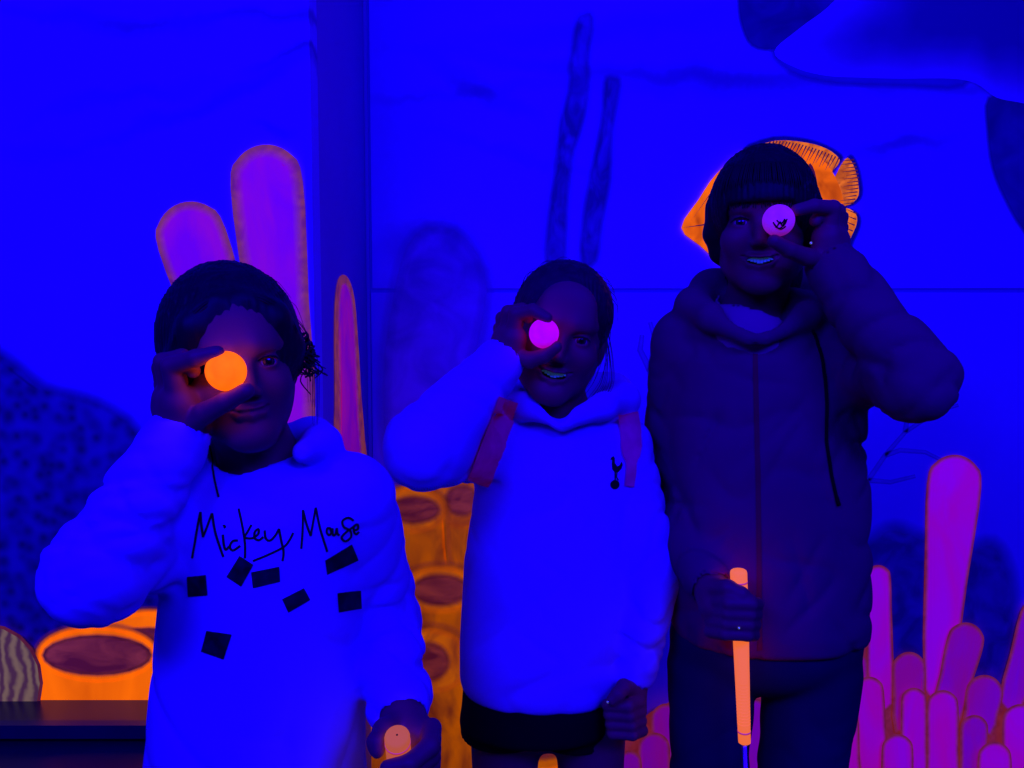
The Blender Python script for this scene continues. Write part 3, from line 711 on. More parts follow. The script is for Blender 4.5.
def face_parts(h, root, hairm, smile):
    p, k = h.p, h.sc
    fwd = h.R[:, 1]
    for sx in (-1, 1):
        c = p(sx*.029, .0645, -.001)
        mb = MB(); mb.sphere(c, .0122*k, 24, 20, axis=Vector(fwd), mif=lambda i: 2 if i < 2 else (1 if i < 4 else 0))
        mb.build('eyeball', [M_eye_white, M_iris, M_pupil], root, origin=c)
        MB().tube([p(sx*.0155, .0735, .0005), p(sx*.022, .0785, .0046), p(sx*.029, .0797, .0056), p(sx*.037, .0765, .0040), p(sx*.0435, .0690, -.0005)], [.0006*k, .0011*k, .0012*k, .0012*k, .0005*k], 6).build('eyelashes', hairm, root)
        MB().tube([p(sx*.014, .083, .0175), p(sx*.024, .083, .0215), p(sx*.036, .076, .0220), p(sx*.047, .063, .0165)], [.0014*k, .0025*k, .0022*k, .0008*k], 6).build('eyebrow', hairm, root)
    if smile:
        mb = MB()
        for i in range(8):
            a = (i - 3.5) * .0047; y = .0735 - 18 * a * a; z0 = -.0552 + 15 * a * a; hh = .0075 if abs(i-3.5) < 1 else .0064
            c = [p(a-.0022, y, z0), p(a+.0022, y, z0), p(a+.0020, y, z0-hh), p(a-.0020, y, z0-hh), p(a-.0022, y-.004, z0), p(a+.0022, y-.004, z0), p(a+.0020, y-.004, z0-hh), p(a-.0020, y-.004, z0-hh)]
            mb.add(c, [(0,1,2,3), (4,7,6,5), (0,4,5,1), (1,5,6,2), (2,6,7,3), (3,7,4,0)])
        mb.build('teeth', M_teeth, root, smooth=False)
    # lip tint along both lips
def creased(amp, seed, ks, peak=None, width=.5):
    """sharp finite creases of soft cloth: a few warped wave trains, each switched on and off along its length"""
    r = np.random.default_rng(int(seed * 1000)); W_ = []
    for kv in ks:
        k2 = r.normal(size=3) * 22; k3 = r.normal(size=3) * 17
        W_.append((np.asarray(kv, float), k2, k3, r.uniform(0, 6.28), r.uniform(0, 6.28), r.uniform(0, 6.28)))
    def f(P, h):
        d = np.zeros(len(P))
        for (k, k2, k3, a, b, c) in W_:
            rd = 1 - np.abs(np.sin(P @ k * .5 + a + 1.1 * np.sin(P @ k2 + b)))
            m = np.clip(.5 + np.sin(P @ k3 + c), 0, 1)
            d += amp * (rd ** 2.5 * m - .18)
        if h is not None and peak is not None: d *= .25 + .75 * np.exp(-((h - peak) / width) ** 2)
        return d
    return f
def fold(amp, freq, phase, axis_=(0, 0, 1), peak=.8, width=.5):
    ax = np.asarray(axis_, float); r = np.random.default_rng(int(phase * 977) + 5); ks = []
    for i in range(4):
        v = r.normal(size=3); v -= ax * (v @ ax); v /= np.linalg.norm(v)
        ks.append(ax * freq * r.uniform(.6, 1.1) + v * freq * r.uniform(.3, .9))
    return creased(amp * 1.5, phase + 1, ks, peak, width)
def drape(amp, phase):
    """soft diagonal folds of a loose top"""
    r = np.random.default_rng(int(phase * 991) + 3); ks = []
    for i in range(4):
        a = r.uniform(-.9, .9); ks.append(np.array([math.cos(a), r.uniform(-.3, .3), math.sin(a)]) * r.uniform(34, 60))
    return creased(amp * 1.0, phase + 2, ks)
def rows_px(rows):
    out = []
    for (py, xl, xr, Y, b) in rows:
        pl, pr = W(xl, py, Y), W(xr, py, Y); out.append((pl[2], (pl[0]+pr[0])/2, Y, (pr[0]-pl[0])/2, b))
    return out
def wl(pts): return [W(*p) for p in pts]
def finger(S, pts, r0, r1, k=.003):
    P = wl(pts); n = len(P); rs = [r0 + (r1-r0)*i/(n-1) for i in range(n)]
    S.chain(P, rs, k)
def nails(root, tips):
    pass
def put(name, VF, m, root): return mesh_obj(name, VF[0], VF[1], m, root)
class Proj:
    """sticks points onto a garment seen from the front"""
    def __init__(s, VF):
        s.t = BVHTree.FromPolygons([tuple(v) for v in VF[0]], [tuple(int(i) for i in f) for f in VF[1]])
    def at(s, px, py, lift):
        r = ray(px, py); o = Vector((0, 0, CAM_H)); hit = s.t.ray_cast(o, Vector(r).normalized())
        if hit[0] is None: return None
        n = hit[1]; n = n if n.dot(Vector(r)) < 0 else -n
        return np.array(hit[0] + n * lift)
    def ribbon(s, pts, width, lift, name, m, root, thick=None):
        pts = [np.array(p, float) for p in pts]; mb = MB(); rows = []
        for i, p in enumerate(pts):
            d = pts[min(i+1, len(pts)-1)] - pts[max(i-1, 0)]; d /= np.linalg.norm(d); q = np.array([-d[1], d[0]])
            w = width[i] if hasattr(width, '__len__') else width
            row = [s.at(*(p + q*w*t), lift) for t in (-.5, -.25, 0, .25, .5)]
            if any(r is None for r in row): continue
            rows.append(row)
        V = [x for r in rows for x in r]; F = []
        for i in range(len(rows)-1):
            for k in range(4): F.append((i*5+k, i*5+k+1, (i+1)*5+k+1, (i+1)*5+k))
        return mesh_obj(name, V, F, m, root)
def dense(pts, step=3.0):
    """spline through points, resampled"""
    P = [np.array(p, float) for p in pts]; out = []
    for i in range(len(P)-1):
        p0, p1, p2, p3 = P[max(i-1, 0)], P[i], P[i+1], P[min(i+2, len(P)-1)]
        n = max(2, int(np.linalg.norm(p2-p1) / step))
        for k in range(n):
            t = k/n; out.append(.5*((2*p1)+(-p0+p2)*t+(2*p0-5*p1+4*p2-p3)*t*t+(-p0+3*p1-3*p2+p3)*t**3))
    out.append(P[-1]); return out
def strand_disp(h, amp=.0016, freq=64, seed=0.):
    def f(P, _):
        q = h.loc(P); th = np.arctan2(q[:, 0], q[:, 1] + .02); ph = q[:, 2]
        return amp * np.sin(freq*th + 3*np.sin(26*ph + seed) + seed) + amp * .6 * np.sin(freq*1.9*th + 2*np.sin(41*ph) + 1 + seed)
    return f
def strands(h, root, paths, m, r=.0007, name='loose_strand'):
    """fine loose hairs in head coordinates"""
    mb = MB()
    for path in paths:
        P = [h.p(*q) for q in path]
        D = dense(P, .004); mb.tube(D, [r*(1-.6*i/len(D)) for i in range(len(D))], 4)
    o = mb.build(name, m, root); o['kind'] = 'stuff'; return o
def legs_body(S, hips, feet, r=(.062, .045, .034)):
    for hp, ft in zip(hips, feet):
        hp = np.array(hp); ft = np.array(ft); kn = hp*.5 + ft*.5 + np.array([0, -.012, .02])
        S.chain([hp, kn, ft + [0, 0, .07]], [r[0], r[1], r[2]], .02)
        S.rc(ft + [0, .01, .04], ft + [0, -.11, .028], .028, .022, .02)
def shoes(root, feet):
    for ft in feet:
        ft = np.array(ft); S = SDF(); S.rc(ft + [0, .02, .042], ft + [0, -.13, .034], .036, .033, .01); S.ell(ft + [0, -.05, .016], (.042, .13, .016), None, .006)
        S.rc(ft + [0, .01, .05], ft + [0, .01, .085], .036, .040, .015)
        sub = SDF(); sub.pr = S.pr + []
        c = ft; V, F = S.mesh(axis(c[0]-.06, c[0]+.06, .006, []), axis(c[1]-.2, c[1]+.08, .006, []), axis(-.002, .14, .006, []))
        V[:, 2] = np.maximum(V[:, 2], 0.0); mesh_obj('shoe', V, F, M_shoe, root)

# ================================================================== person 1: dark-haired girl on the left
base1 = np.array([W(255, 768, 1.0)[0], 1.0, 0.0])
g1 = empty('person', base1, 'dark-haired girl in white printed sweatshirt holding glowing orange ball to one eye', 'person', 'three children posing')
h1 = Head(243, 364, .900, -8, 26, 2, .95)
sh1 = [W(182, 512, 1.0), W(348, 500, 1.0)]
el1 = [W(97, 572, .845), W(382, 622, 1.09)]
wr1 = [W(183, 430, .893), W(402, 716, .918)]
rows1 = rows_px([(432, 236, 292, 1.005, .045), (455, 212, 312, 1.005, .062), (474, 188, 345, 1.005, .08), (510, 176, 356, 1.0, .092), (620, 166, 360, 1.0, .100), (768, 152, 362, 1.0, .106), (850, 148, 366, 1.0, .108)])
feet1 = [base1 + [-.07, .02, 0], base1 + [.08, .02, 0]]
hips1 = [base1 + [-.065, 0, .64], base1 + [.065, 0, .64]]
S = SDF()
S.loft(rows1, 2.2, 0, grow=-.028)
legs_body(S, hips1, feet1)
S.ell(base1 + [0, 0, .66], (.115, .085, .09), None, .03)
neck = h1.p(0, -.022, -.06); nb = W(266, 472, 1.01)
S.rc(neck, nb, .043, .050, .02)
build_head(S, h1, False)
for i in (0, 1): S.chain([sh1[i], el1[i], wr1[i]], [.040, .034, .023], .012)
# raised hand: thumb and first finger pinch the ball
S.rc(wr1[0], W(178, 404, .880), .022, .020, .012); S.rc(wr1[0], W(170, 398, .893), .021, .019, .012); S.rc(wr1[0], W(166, 408, .905), .020, .016, .012)
S.rc(W(190, 424, .885), W(176, 396, .875), .015, .013, .010)
finger(S, [(177, 396, .873), (171, 366, .862), (196, 358, .850), (217, 353, .846)], .0115, .0080)
finger(S, [(188, 424, .885), (205, 413, .870), (227, 401, .856), (246, 391, .848)], .0135, .0090)
finger(S, [(170, 394, .888), (163, 362, .880), (182, 357, .872), (193, 371, .868)], .0110, .0080)
finger(S, [(166, 398, .900), (161, 368, .896), (174, 366, .890), (181, 381, .887)], .0105, .0078)
finger(S, [(164, 408, .911), (162, 384, .910), (172, 380, .905), (177, 392, .902)], .0092, .0070)
# hand on the putter
g_top1 = W(397, 735, .84); g_dir1 = np.array([-.02, .47, -.88]); g_dir1 /= np.linalg.norm(g_dir1)
def gp(t): return g_top1 + g_dir1 * t
S.rc(wr1[1], W(420, 738, .885), .023, .022, .012); S.rc(wr1[1], W(412, 745, .905), .022, .022, .012)
for i in range(4):
    c = gp(.022 + .0185*i); r_ = .0100 - .0006*i
    S.chain([c + [.034, .030, .006], c + [.036, -.004, .004], c + [.016, -.026, -.004], c + [-.008, -.024, -.010]], [r_*1.15, r_*1.1, r_, r_*.85], .003)
S.chain([W(400, 722, .90), W(384, 730, .872), W(377, 742, .852), W(377, 751, .846)], [.014, .012, .0105, .008], .006)
V = S.mesh(axis(base1[0]-.36, base1[0]+.30, .008, [(W(155,0,.9)[0]-.01, W(300,0,.9)[0]+.01, .0019), (W(368,0,.85)[0], W(445,0,.85)[0], .0022)]),
           axis(.78, 1.14, .007, [(.80, 1.0, .0020)]),
           axis(0, W(0, 262, .97)[2] + .02, .009, [(W(0, 455, .87)[2], W(0, 300, .9)[2], .0019), (.69, .83, .0022)]))
put('body', V, M_skin, g1)
face_parts(h1, g1, M_hair_dark, False)
# sweatshirt
S = SDF()
S.loft(rows1, 2.3, 0, disp=drape(.0035, 1.0))
fa = (el1[0] - sh1[0]); fa /= np.linalg.norm(fa); fb = (wr1[0] - el1[0]); fb /= np.linalg.norm(fb)
S.rc(sh1[0], el1[0], .066, .052, .03, disp=fold(.0045, 95, .5, fa, .9, .5))
S.rc(el1[0], wr1[0] + (el1[0]-wr1[0])*.10, .052, .036, .014, disp=fold(.0042, 120, 1.4, fb, .25, .5))
S.rc(wr1[0] + (el1[0]-wr1[0])*.16, wr1[0] + (el1[0]-wr1[0])*.03, .037, .033, .006)
ga = (el1[1] - sh1[1]); ga /= np.linalg.norm(ga); gb = (wr1[1] - el1[1]); gb /= np.linalg.norm(gb)
S.rc(sh1[1], el1[1], .060, .050, .025, disp=fold(.0042, 100, 2.2, ga, .9, .5))
S.rc(el1[1], wr1[1] + (el1[1]-wr1[1])*.14, .050, .038, .014, disp=fold(.0050, 130, .2, gb, .7, .6))
S.rc(wr1[1] + (el1[1]-wr1[1])*.20, wr1[1] + (el1[1]-wr1[1])*.04, .036, .032, .006)
# hood roll around the neck
hood = [W(222, 458, .95), W(214, 446, 1.0), W(226, 448, 1.06), W(270, 450, 1.085), W(312, 440, 1.05), W(322, 444, .99), W(304, 452, .945)]
S.chain(hood, [.009, .022, .028, .032, .028, .022, .014], .016)
S.rc(neck + [0, -.004, .02], nb + [0, -.012, -.008], .060, .049, .010, 's')
for i in (0, 1):
    dv = (wr1[i] - el1[i]); dv /= np.linalg.norm(dv); S.rc(wr1[i] + dv*.06, wr1[i] - dv*.030, .030, .0255, .004, 's')
VS1 = S.mesh(axis(base1[0]-.38, base1[0]+.32, .0045, []), axis(.74, 1.18, .0045, []), axis(.60, 1.17, .0045, []))
put('sweatshirt', VS1, M_white_knit, g1)
# trousers and shoes (below the frame)
S = SDF(); S.ell(base1 + [0, 0, .655], (.128, .100, .12), None, 0)
for hp, ft in zip(hips1, feet1): S.chain([hp, (hp + ft)*.5 + [0, -.01, .02], ft + [0, 0, .09]], [.078, .060, .048], .02)
put('trousers', S.mesh(axis(base1[0]-.18, base1[0]+.18, .008, []), axis(.84, 1.14, .008, []), axis(.03, .80, .008, [])), M_navy_cloth, g1)
shoes(g1, feet1)
# hair
S = SDF()
S.ell(h1.p(0, -.020, .032), np.array([.083, .100, .094]), h1.R, 0, disp=strand_disp(h1, .0010, 64, .3))
for sx in (-1, 1):
    S.chain([h1.p(sx*.016, .068, .075), h1.p(sx*.046, .058, .050), h1.p(sx*.062, .034, .012), h1.p(sx*.067, .010, -.014)], [.010, .014, .015, .012], .016)
S.ell(h1.p(0, -.090, -.02), (.05, .035, .06), h1.R, .03, disp=strand_disp(h1))
S.rc(h1.p(-.009, .105, .060), h1.p(.004, .105, -.040), .010, .054, .006, 's')
S.ell(h1.p(0, .03, -.085), (.072, .085, .062), h1.R, .008, 's')
put('hair', S.mesh(axis(h1.O[0]-.12, h1.O[0]+.12, .0028, []), axis(h1.O[1]-.13, h1.O[1]+.16, .0028, []), axis(h1.O[2]-.12, h1.O[2]+.15, .0028, [])), M_hair_dark, g1)
lay = []
for sx in (-1, 1):
    cc = [(sx*.012, .066, .078), (sx*.030, .064, .066), (sx*.050, .054, .045), (sx*.063, .034, .012), (sx*.066, .012, -.014)]; rr = [.010, .013, .015, .0155, .0125]
    for i in range(34):
        u = random.uniform(-.95, .95); g = random.uniform(.96, 1.06)
        lay.append([(c[0] + r_*g*(u*.7*sx + math.sqrt(1-u*u)*.35*sx), c[1] + r_*g*math.sqrt(1-u*u)*.93, c[2] + r_*g*u*.7) for c, r_ in zip(cc, rr)])
strands(h1, g1, lay, M_hair_dark, .0013, 'swept_fringe')
curls = []
for i in range(26):
    a0 = random.uniform(0, 6); x0 = random.uniform(.066, .078); z0 = random.uniform(.005, .03); Lc = random.uniform(.03, .055)
    curls.append([(x0 + t*random.uniform(.010, .030) + .009*math.sin(a0 + 7*t), .03 - .03*t + .009*math.cos(a0 + 7*t), z0 - Lc*t + .010*math.sin(a0*2 + 9*t)) for t in np.linspace(0, 1, 8)])
strands(h1, g1, curls, M_hair_dark, .0017, 'hair_curls')
loose = []
for i in range(10):
    x0 = random.uniform(.07, .084); z0 = random.uniform(.03, .06); e = random.uniform(.02, .045)
    loose.append([(x0-.004, .0, z0), (x0 + .010, .005, z0 - .02), (x0 + e*.5, .01, z0 - .055), (x0 + .2*e, .015, z0 - .09 - e)])
for i in range(14):
    if i > 3: continue
    a = random.uniform(-1.2, 1.2); loose.append([(.082*math.sin(a), .0, .03 + .088*math.cos(a)), (.088*math.sin(a+.2), .01, .032 + .094*math.cos(a+.2)), (.088*math.sin(a+.45), .02, .028 + .092*math.cos(a+.45))])
strands(h1, g1, loose, M_hair_dark, .0005)
# print on the chest
PJ = Proj(VS1)
K4 = 180/768
def c4(p): return (170 + p[0]*K4, 490 + p[1]*K4)
script = [[(95,290),(112,190),(130,95)], [(130,95),(134,150),(142,200)], [(142,200),(162,150),(180,100)], [(180,100),(195,185),(228,285)],
          [(226,190),(230,230),(238,255),(252,240)], [(290,215),(268,218),(256,240),(268,258),(300,238)], [(293,80),(310,160),(320,230),(320,290)],
          [(348,148),(330,180),(318,200),(335,206),(352,205)], [(352,205),(376,188),(378,166),(362,178),(362,205),(380,214),(398,200)],
          [(404,172),(408,205),(425,216),(448,196),(465,165)], [(465,165),(474,215),(484,262),(480,302)], [(355,302),(420,275),(485,242),(510,212),(525,182)],
          [(560,250),(566,165),(567,85)], [(567,85),(582,145),(600,196)], [(600,196),(612,130),(622,75)], [(622,75),(640,165),(670,262)],
          [(686,165),(672,162),(668,180),(678,192),(688,180),(684,165)], [(692,163),(695,192),(706,188),(711,162)], [(711,162),(713,185),(722,192)],
          [(782,130),(760,118),(736,132),(742,158),(768,172),(772,200),(748,218),(732,202),(752,178),(788,152)], [(785,172),(802,164),(800,146),(786,152),(784,176),(794,188),(806,178)],
          [(228,155),(232,152),(236,158),(231,161)]]
mb = MB()
for s in script:
    D = dense([c4(p) for p in s], 1.2); P = [PJ.at(*q, .0004) for q in D]; P = [p for p in P if p is not None]
    if len(P) > 1: mb.tube(P, .0014, 5)
lt = mb.build('chest_lettering', M_print, g1); lt['label'] = 'black handwritten lettering across the chest'
for qd in [[(72,370),(155,362),(162,448),(80,455)], [(298,280),(357,318),(305,412),(242,370)], [(347,350),(466,326),(470,390),(355,418)], [(478,465),(570,418),(597,468),(505,522)],
           [(660,300),(775,230),(803,298),(668,362)], [(712,440),(812,428),(815,505),(718,522)], [(158,600),(265,615),(230,722),(135,688)]]:
    q = [np.array(c4(p)) for p in qd]; V = []; n = 7
    for i in range(n):
        for j in range(n):
            u, v = i/(n-1), j/(n-1); p = (q[0]*(1-u)+q[1]*u)*(1-v) + (q[3]*(1-u)+q[2]*u)*v
            V.append(PJ.at(*p, .0013))
    F = [(i*n+j, (i+1)*n+j, (i+1)*n+j+1, i*n+j+1) for i in range(n-1) for j in range(n-1)]
    if all(v is not None for v in V): mesh_obj('chest_patch', V, F, M_patch, g1)
D = dense([(209, 446), (212, 462), (215, 480), (219, 497)], 2); P = [PJ.at(*q, .001) for q in D]
MB().tube([p for p in P if p is not None], .0011, 6).build('drawstring', M_print, g1)

# ball and putter of the first girl
def golf_ball(px, py, Y, m, label):
    c = W(px, py, Y); o = MB().sphere(c, .02135, 48, 32).build('golf_ball', m, None, origin=c)
    return tag(o, label, 'ball', 'golf balls held to the eyes'), c
b1, bc1 = golf_ball(226, 371, .853, M_ball_orange, 'glowing orange golf ball pinched before the dark-haired girl\'s eye')
def putter(top, d, gl, L, rg, m, label, bandpos, rings):
    t = empty('putter', top + d * L, label, 'golf club', 'putters with orange grips')
    pts = [top, top + d*.003, top + d*gl*.5, top + d*gl]; 
    MB().tube([top - d*.0, top + d*.0015, top + d*.004, top + d*gl*.35, top + d*gl*.8, top + d*gl], [rg*.80, rg*.95, rg, rg*.97, rg*.80, rg*.74], 24).build('grip', m, t)
    mb = MB()
    for k in range(rings[2]):
        s = rings[0] + (rings[1]-rings[0])*k/max(1, rings[2]-1); rr = rg * (1 - .26*s/gl) + .0003
        mb.tube([top + d*s, top + d*(s+.0016)], rr, 24, True)
    if rings[2]: mb.build('grip_ridges', m, t)['kind'] = 'stuff'
    for s in bandpos:
        rr = rg * (1 - .26*s/gl) + .0005; MB().tube([top + d*s, top + d*(s+.0025)], rr, 24).build('grip_band', M_grip_band, t)
    MB().tube([top + d*gl*.98, top + d*(L-.02)], [.0052, .0045], 12).build('shaft', M_metal, t)
    mb = MB(); e = top + d*L; mb.box((e[0]-.02, e[1]-.012, .002), (e[0]+.085, e[1]+.014, .026)); mb.build('putter_head', M_metal, t, False)
    return t
L1 = (g_top1[2] - .012) / -g_dir1[2]
p1 = putter(g_top1, g_dir1, .26, L1, .0140, M_grip_left, 'putter with worn salmon orange grip seen end-on in the dark-haired girl\'s lowered hand', [.012], (0, 0, 0))
MB().sphere(g_top1 - g_dir1*.0002, .0011, 10, 8).build('vent_hole', M_print, p1)

# ================================================================== person 2: girl in the middle
base2 = np.array([W(548, 700, 1.28)[0], 1.28, 0.0])
g2 = empty('person', base2, 'fair-haired girl in white hoodie and black shorts holding glowing pink ball to one eye', 'person', 'three children posing')
h2 = Head(562, 336, 1.185, 12, 0, 2, 1.0)
sh2 = [W(494, 440, 1.28), W(620, 445, 1.275)]
el2 = [W(425, 448, 1.105), W(650, 575, 1.245)]
wr2 = [W(505, 357, 1.172), W(632, 676, 1.225)]
rows2 = rows_px([(402, 530, 594, 1.29, .045), (418, 508, 612, 1.285, .062), (436, 490, 632, 1.28, .080), (470, 480, 636, 1.28, .092), (560, 466, 634, 1.28, .100), (640, 462, 630, 1.28, .106), (674, 462, 626, 1.28, .106), (688, 466, 620, 1.28, .102)])
feet2 = [base2 + [-.075, .02, 0], base2 + [.075, .02, 0]]; hips2 = [base2 + [-.07, 0, .62], base2 + [.07, 0, .62]]
S = SDF(); S.loft(rows2, 2.2, 0, grow=-.028); legs_body(S, hips2, feet2, (.060, .045, .033))
S.ell(base2 + [0, 0, .64], (.115, .085, .09), None, .03)
neck2 = h2.p(0, -.022, -.06); nb2 = W(562, 420, 1.285)
S.rc(neck2, nb2, .042, .050, .02); build_head(S, h2, True)
for i in (0, 1): S.chain([sh2[i], el2[i], wr2[i]], [.040, .033, .022], .012)
S.rc(wr2[0], W(513, 338, 1.163), .022, .020, .012); S.rc(wr2[0], W(506, 336, 1.176), .020, .018, .012); S.rc(wr2[0], W(502, 342, 1.186), .019, .015, .012)
S.rc(W(513, 352, 1.165), W(513, 338, 1.160), .014, .013, .010)
finger(S, [(512, 336, 1.160), (516, 314, 1.150), (533, 310, 1.138), (547, 318, 1.128)], .0113, .0080)
finger(S, [(514, 356, 1.165), (530, 360, 1.152), (544, 356, 1.140), (556, 347, 1.132)], .0132, .0088)
finger(S, [(507, 334, 1.172), (508, 312, 1.168), (522, 309, 1.160), (528, 318, 1.155)], .0108, .0078)
finger(S, [(502, 336, 1.184), (502, 318, 1.182), (513, 315, 1.176), (519, 324, 1.172)], .0102, .0075)
finger(S, [(499, 342, 1.194), (499, 328, 1.193), (508, 326, 1.188), (513, 333, 1.184)], .0090, .0068)
# lowered fist
S.rc(wr2[1], W(624, 706, 1.205), .023, .024, .012); S.rc(wr2[1], W(634, 710, 1.215), .022, .020, .012)
for i in range(4):
    yy = 704 + 9.5*i; xx = 622 + 1.5*i
    finger(S, [(xx+16, yy-2, 1.200), (xx+6, yy+2, 1.172), (xx-14, yy+1, 1.180), (xx-10, yy-1, 1.205)], .0108-.0006*i, .0085)
finger(S, [(634, 690, 1.205), (624, 687, 1.178), (618, 694, 1.166), (612, 700, 1.164)], .0125, .0088, .005)
V = S.mesh(axis(base2[0]-.30, base2[0]+.26, .008, [(W(493,0,1.17)[0], W(618,0,1.2)[0]+.005, .0022), (W(595,0,1.2)[0], W(655,0,1.2)[0], .0024)]),
           axis(1.05, 1.42, .007, [(1.10, 1.28, .0022)]),
           axis(0, W(0, 262, 1.25)[2] + .03, .009, [(W(0, 408, 1.2)[2], W(0, 290, 1.2)[2], .0021), (W(0, 745, 1.2)[2], W(0, 672, 1.2)[2], .0026)]))
put('body', V, M_skin, g2); face_parts(h2, g2, M_hair_fair, True)
S = SDF(); S.loft(rows2, 2.3, 0, disp=drape(.0035, 2.6))
fa = (el2[0] - sh2[0]); fa /= np.linalg.norm(fa); fb = (wr2[0] - el2[0]); fb /= np.linalg.norm(fb)
S.rc(sh2[0], el2[0], .060, .054, .03, disp=fold(.0045, 95, .9, fa, .7, .6))
S.rc(el2[0], wr2[0] + (el2[0]-wr2[0])*.10, .054, .036, .014, disp=fold(.0048, 115, 2.4, fb, .35, .5))
S.rc(wr2[0] + (el2[0]-wr2[0])*.18, wr2[0] + (el2[0]-wr2[0])*.03, .036, .033, .006)
ga = (el2[1] - sh2[1]); ga /= np.linalg.norm(ga); gb = (wr2[1] - el2[1]); gb /= np.linalg.norm(gb)
S.rc(sh2[1], el2[1], .050, .043, .022, disp=fold(.0042, 100, 2.9, ga, .8, .6))
S.rc(el2[1], wr2[1] + (el2[1]-wr2[1])*.14, .043, .037, .014, disp=fold(.0050, 125, .7, gb, .6, .6))
S.rc(wr2[1] + (el2[1]-wr2[1])*.20, wr2[1] + (el2[1]-wr2[1])*.03, .037, .034, .006)
hood2 = [W(562, 421, 1.19), W(526, 406, 1.22), W(512, 404, 1.28), W(528, 396, 1.345), W(575, 392, 1.37), W(612, 394, 1.345), W(622, 400, 1.285), W(604, 406, 1.22), W(562, 423, 1.186)]
S.chain(hood2, [.012, .020, .026, .034, .038, .034, .027, .020, .012], .014)
S.rc(neck2 + [0, -.004, .02], nb2 + [0, -.020, -.004], .060, .044, .010, 's'); S.rc(W(556, 396, 1.215), W(561, 416, 1.180), .034, .011, .006, 's')
for i in (0, 1):
    dv = (wr2[i] - el2[i]); dv /= np.linalg.norm(dv); S.rc(wr2[i] + dv*.06, wr2[i] - dv*.030, .030, .0255, .004, 's')
VS2 = S.mesh(axis(base2[0]-.32, base2[0]+.28, .0048, []), axis(1.02, 1.44, .0048, []), axis(.55, 1.24, .0048, []))
put('hoodie', VS2, M_white_knit2, g2)
# shorts
S = SDF(); S.loft(rows_px([(660, 470, 610, 1.28, .095), (695, 466, 614, 1.28, .10), (722, 464, 606, 1.28, .10)]), 2.4, 0, disp=drape(.003, .4))
sx0 = W(500, 745, 1.28); sx1 = W(578, 748, 1.28)
S.rc(W(508, 690, 1.28), W(502, 742, 1.28), .070, .070, .02, clip=(np.array([0, 0, -1.]), -W(0, 733, 1.28)[2])); S.rc(W(570, 690, 1.28), W(574, 745, 1.28), .066, .066, .02, clip=(np.array([0, 0, -1.]), -W(0, 736, 1.28)[2]))
put('shorts', S.mesh(axis(base2[0]-.19, base2[0]+.19, .005, []), axis(1.14, 1.42, .005, []), axis(.42, .68, .005, [])), M_black_cloth, g2)
shoes(g2, feet2)
S = SDF()
S.ell(h2.p(0, -.022, .030), np.array([.079, .096, .087]), h2.R, 0, disp=strand_disp(h2, .0013, 70, 1.1))
S.ell(h2.p(0, .100, -.012), (.064, .060, .092), h2.R, .010, 's')
S.ell(h2.p(0, .030, -.085), (.074, .085, .070), h2.R, .008, 's')
S.chain([h2.p(0, -.10, .02), h2.p(.02, -.13, -.02), h2.p(.03, -.125, -.10)], [.026, .028, .014], .015, disp=strand_disp(h2, .0016, 60, .2))
put('hair', S.mesh(axis(h2.O[0]-.12, h2.O[0]+.13, .003, []), axis(h2.O[1]-.12, h2.O[1]+.18, .003, []), axis(h2.O[2]-.16, h2.O[2]+.15, .003, [])), M_hair_fair, g2)
loose = []
for i in range(16):
    x0 = random.uniform(.062, .074); e = random.uniform(-.006, .012)
    loose.append([(x0, .03, .02), (x0+.006+e, .035, -.02), (x0+.004+e*2, .04, -.06), (x0-.012+e*2, .045, -.095), (x0 - .02 + e, .05, -.115)])
for i in range(12):
    a = random.uniform(-1.3, 1.3); loose.append([(.078*math.sin(a), .0, .03 + .084*math.cos(a)), (.083*math.sin(a+.2), .01, .031 + .089*math.cos(a+.2)), (.082*math.sin(a+.4), .02, .028 + .086*math.cos(a+.4))])
strands(h2, g2, loose, M_hair_fair, .0006)
PJ2 = Proj(VS2)
# emblem: cockerel standing on a ball
mb = MB()
def patch_poly(mb, pts, lift=.0012):
    P = [PJ2.at(*p, lift) for p in pts]
    if any(p is None for p in P): return
    mb.add(P, [tuple(range(len(P)))])
patch_poly(mb, ell_outline(614.5, 484.5, 4.6, 4.6, 16))
patch_poly(mb, [(611, 457.5), (613, 456), (614.5, 458), (614.6, 463), (617, 466.5), (619.5, 465), (621.5, 461.5), (622.3, 465), (621, 469), (618, 472), (614.6, 472.5), (612, 469.5), (611.6, 464), (612, 460), (610, 459.5)])
patch_poly(mb, [(614.2, 471.5), (615.6, 471.5), (615.4, 480.5), (614.2, 480.5)]); patch_poly(mb, [(616.4, 471.5), (617.4, 471), (616.6, 477), (618.6, 480), (617.2, 480.6), (615.6, 477)])
e = mb.build('chest_emblem', M_print, g2); e['label'] = 'small dark emblem of a cockerel standing on a ball'
D = dense([(600, 452-20), (585, 436), (562, 433)], 4)
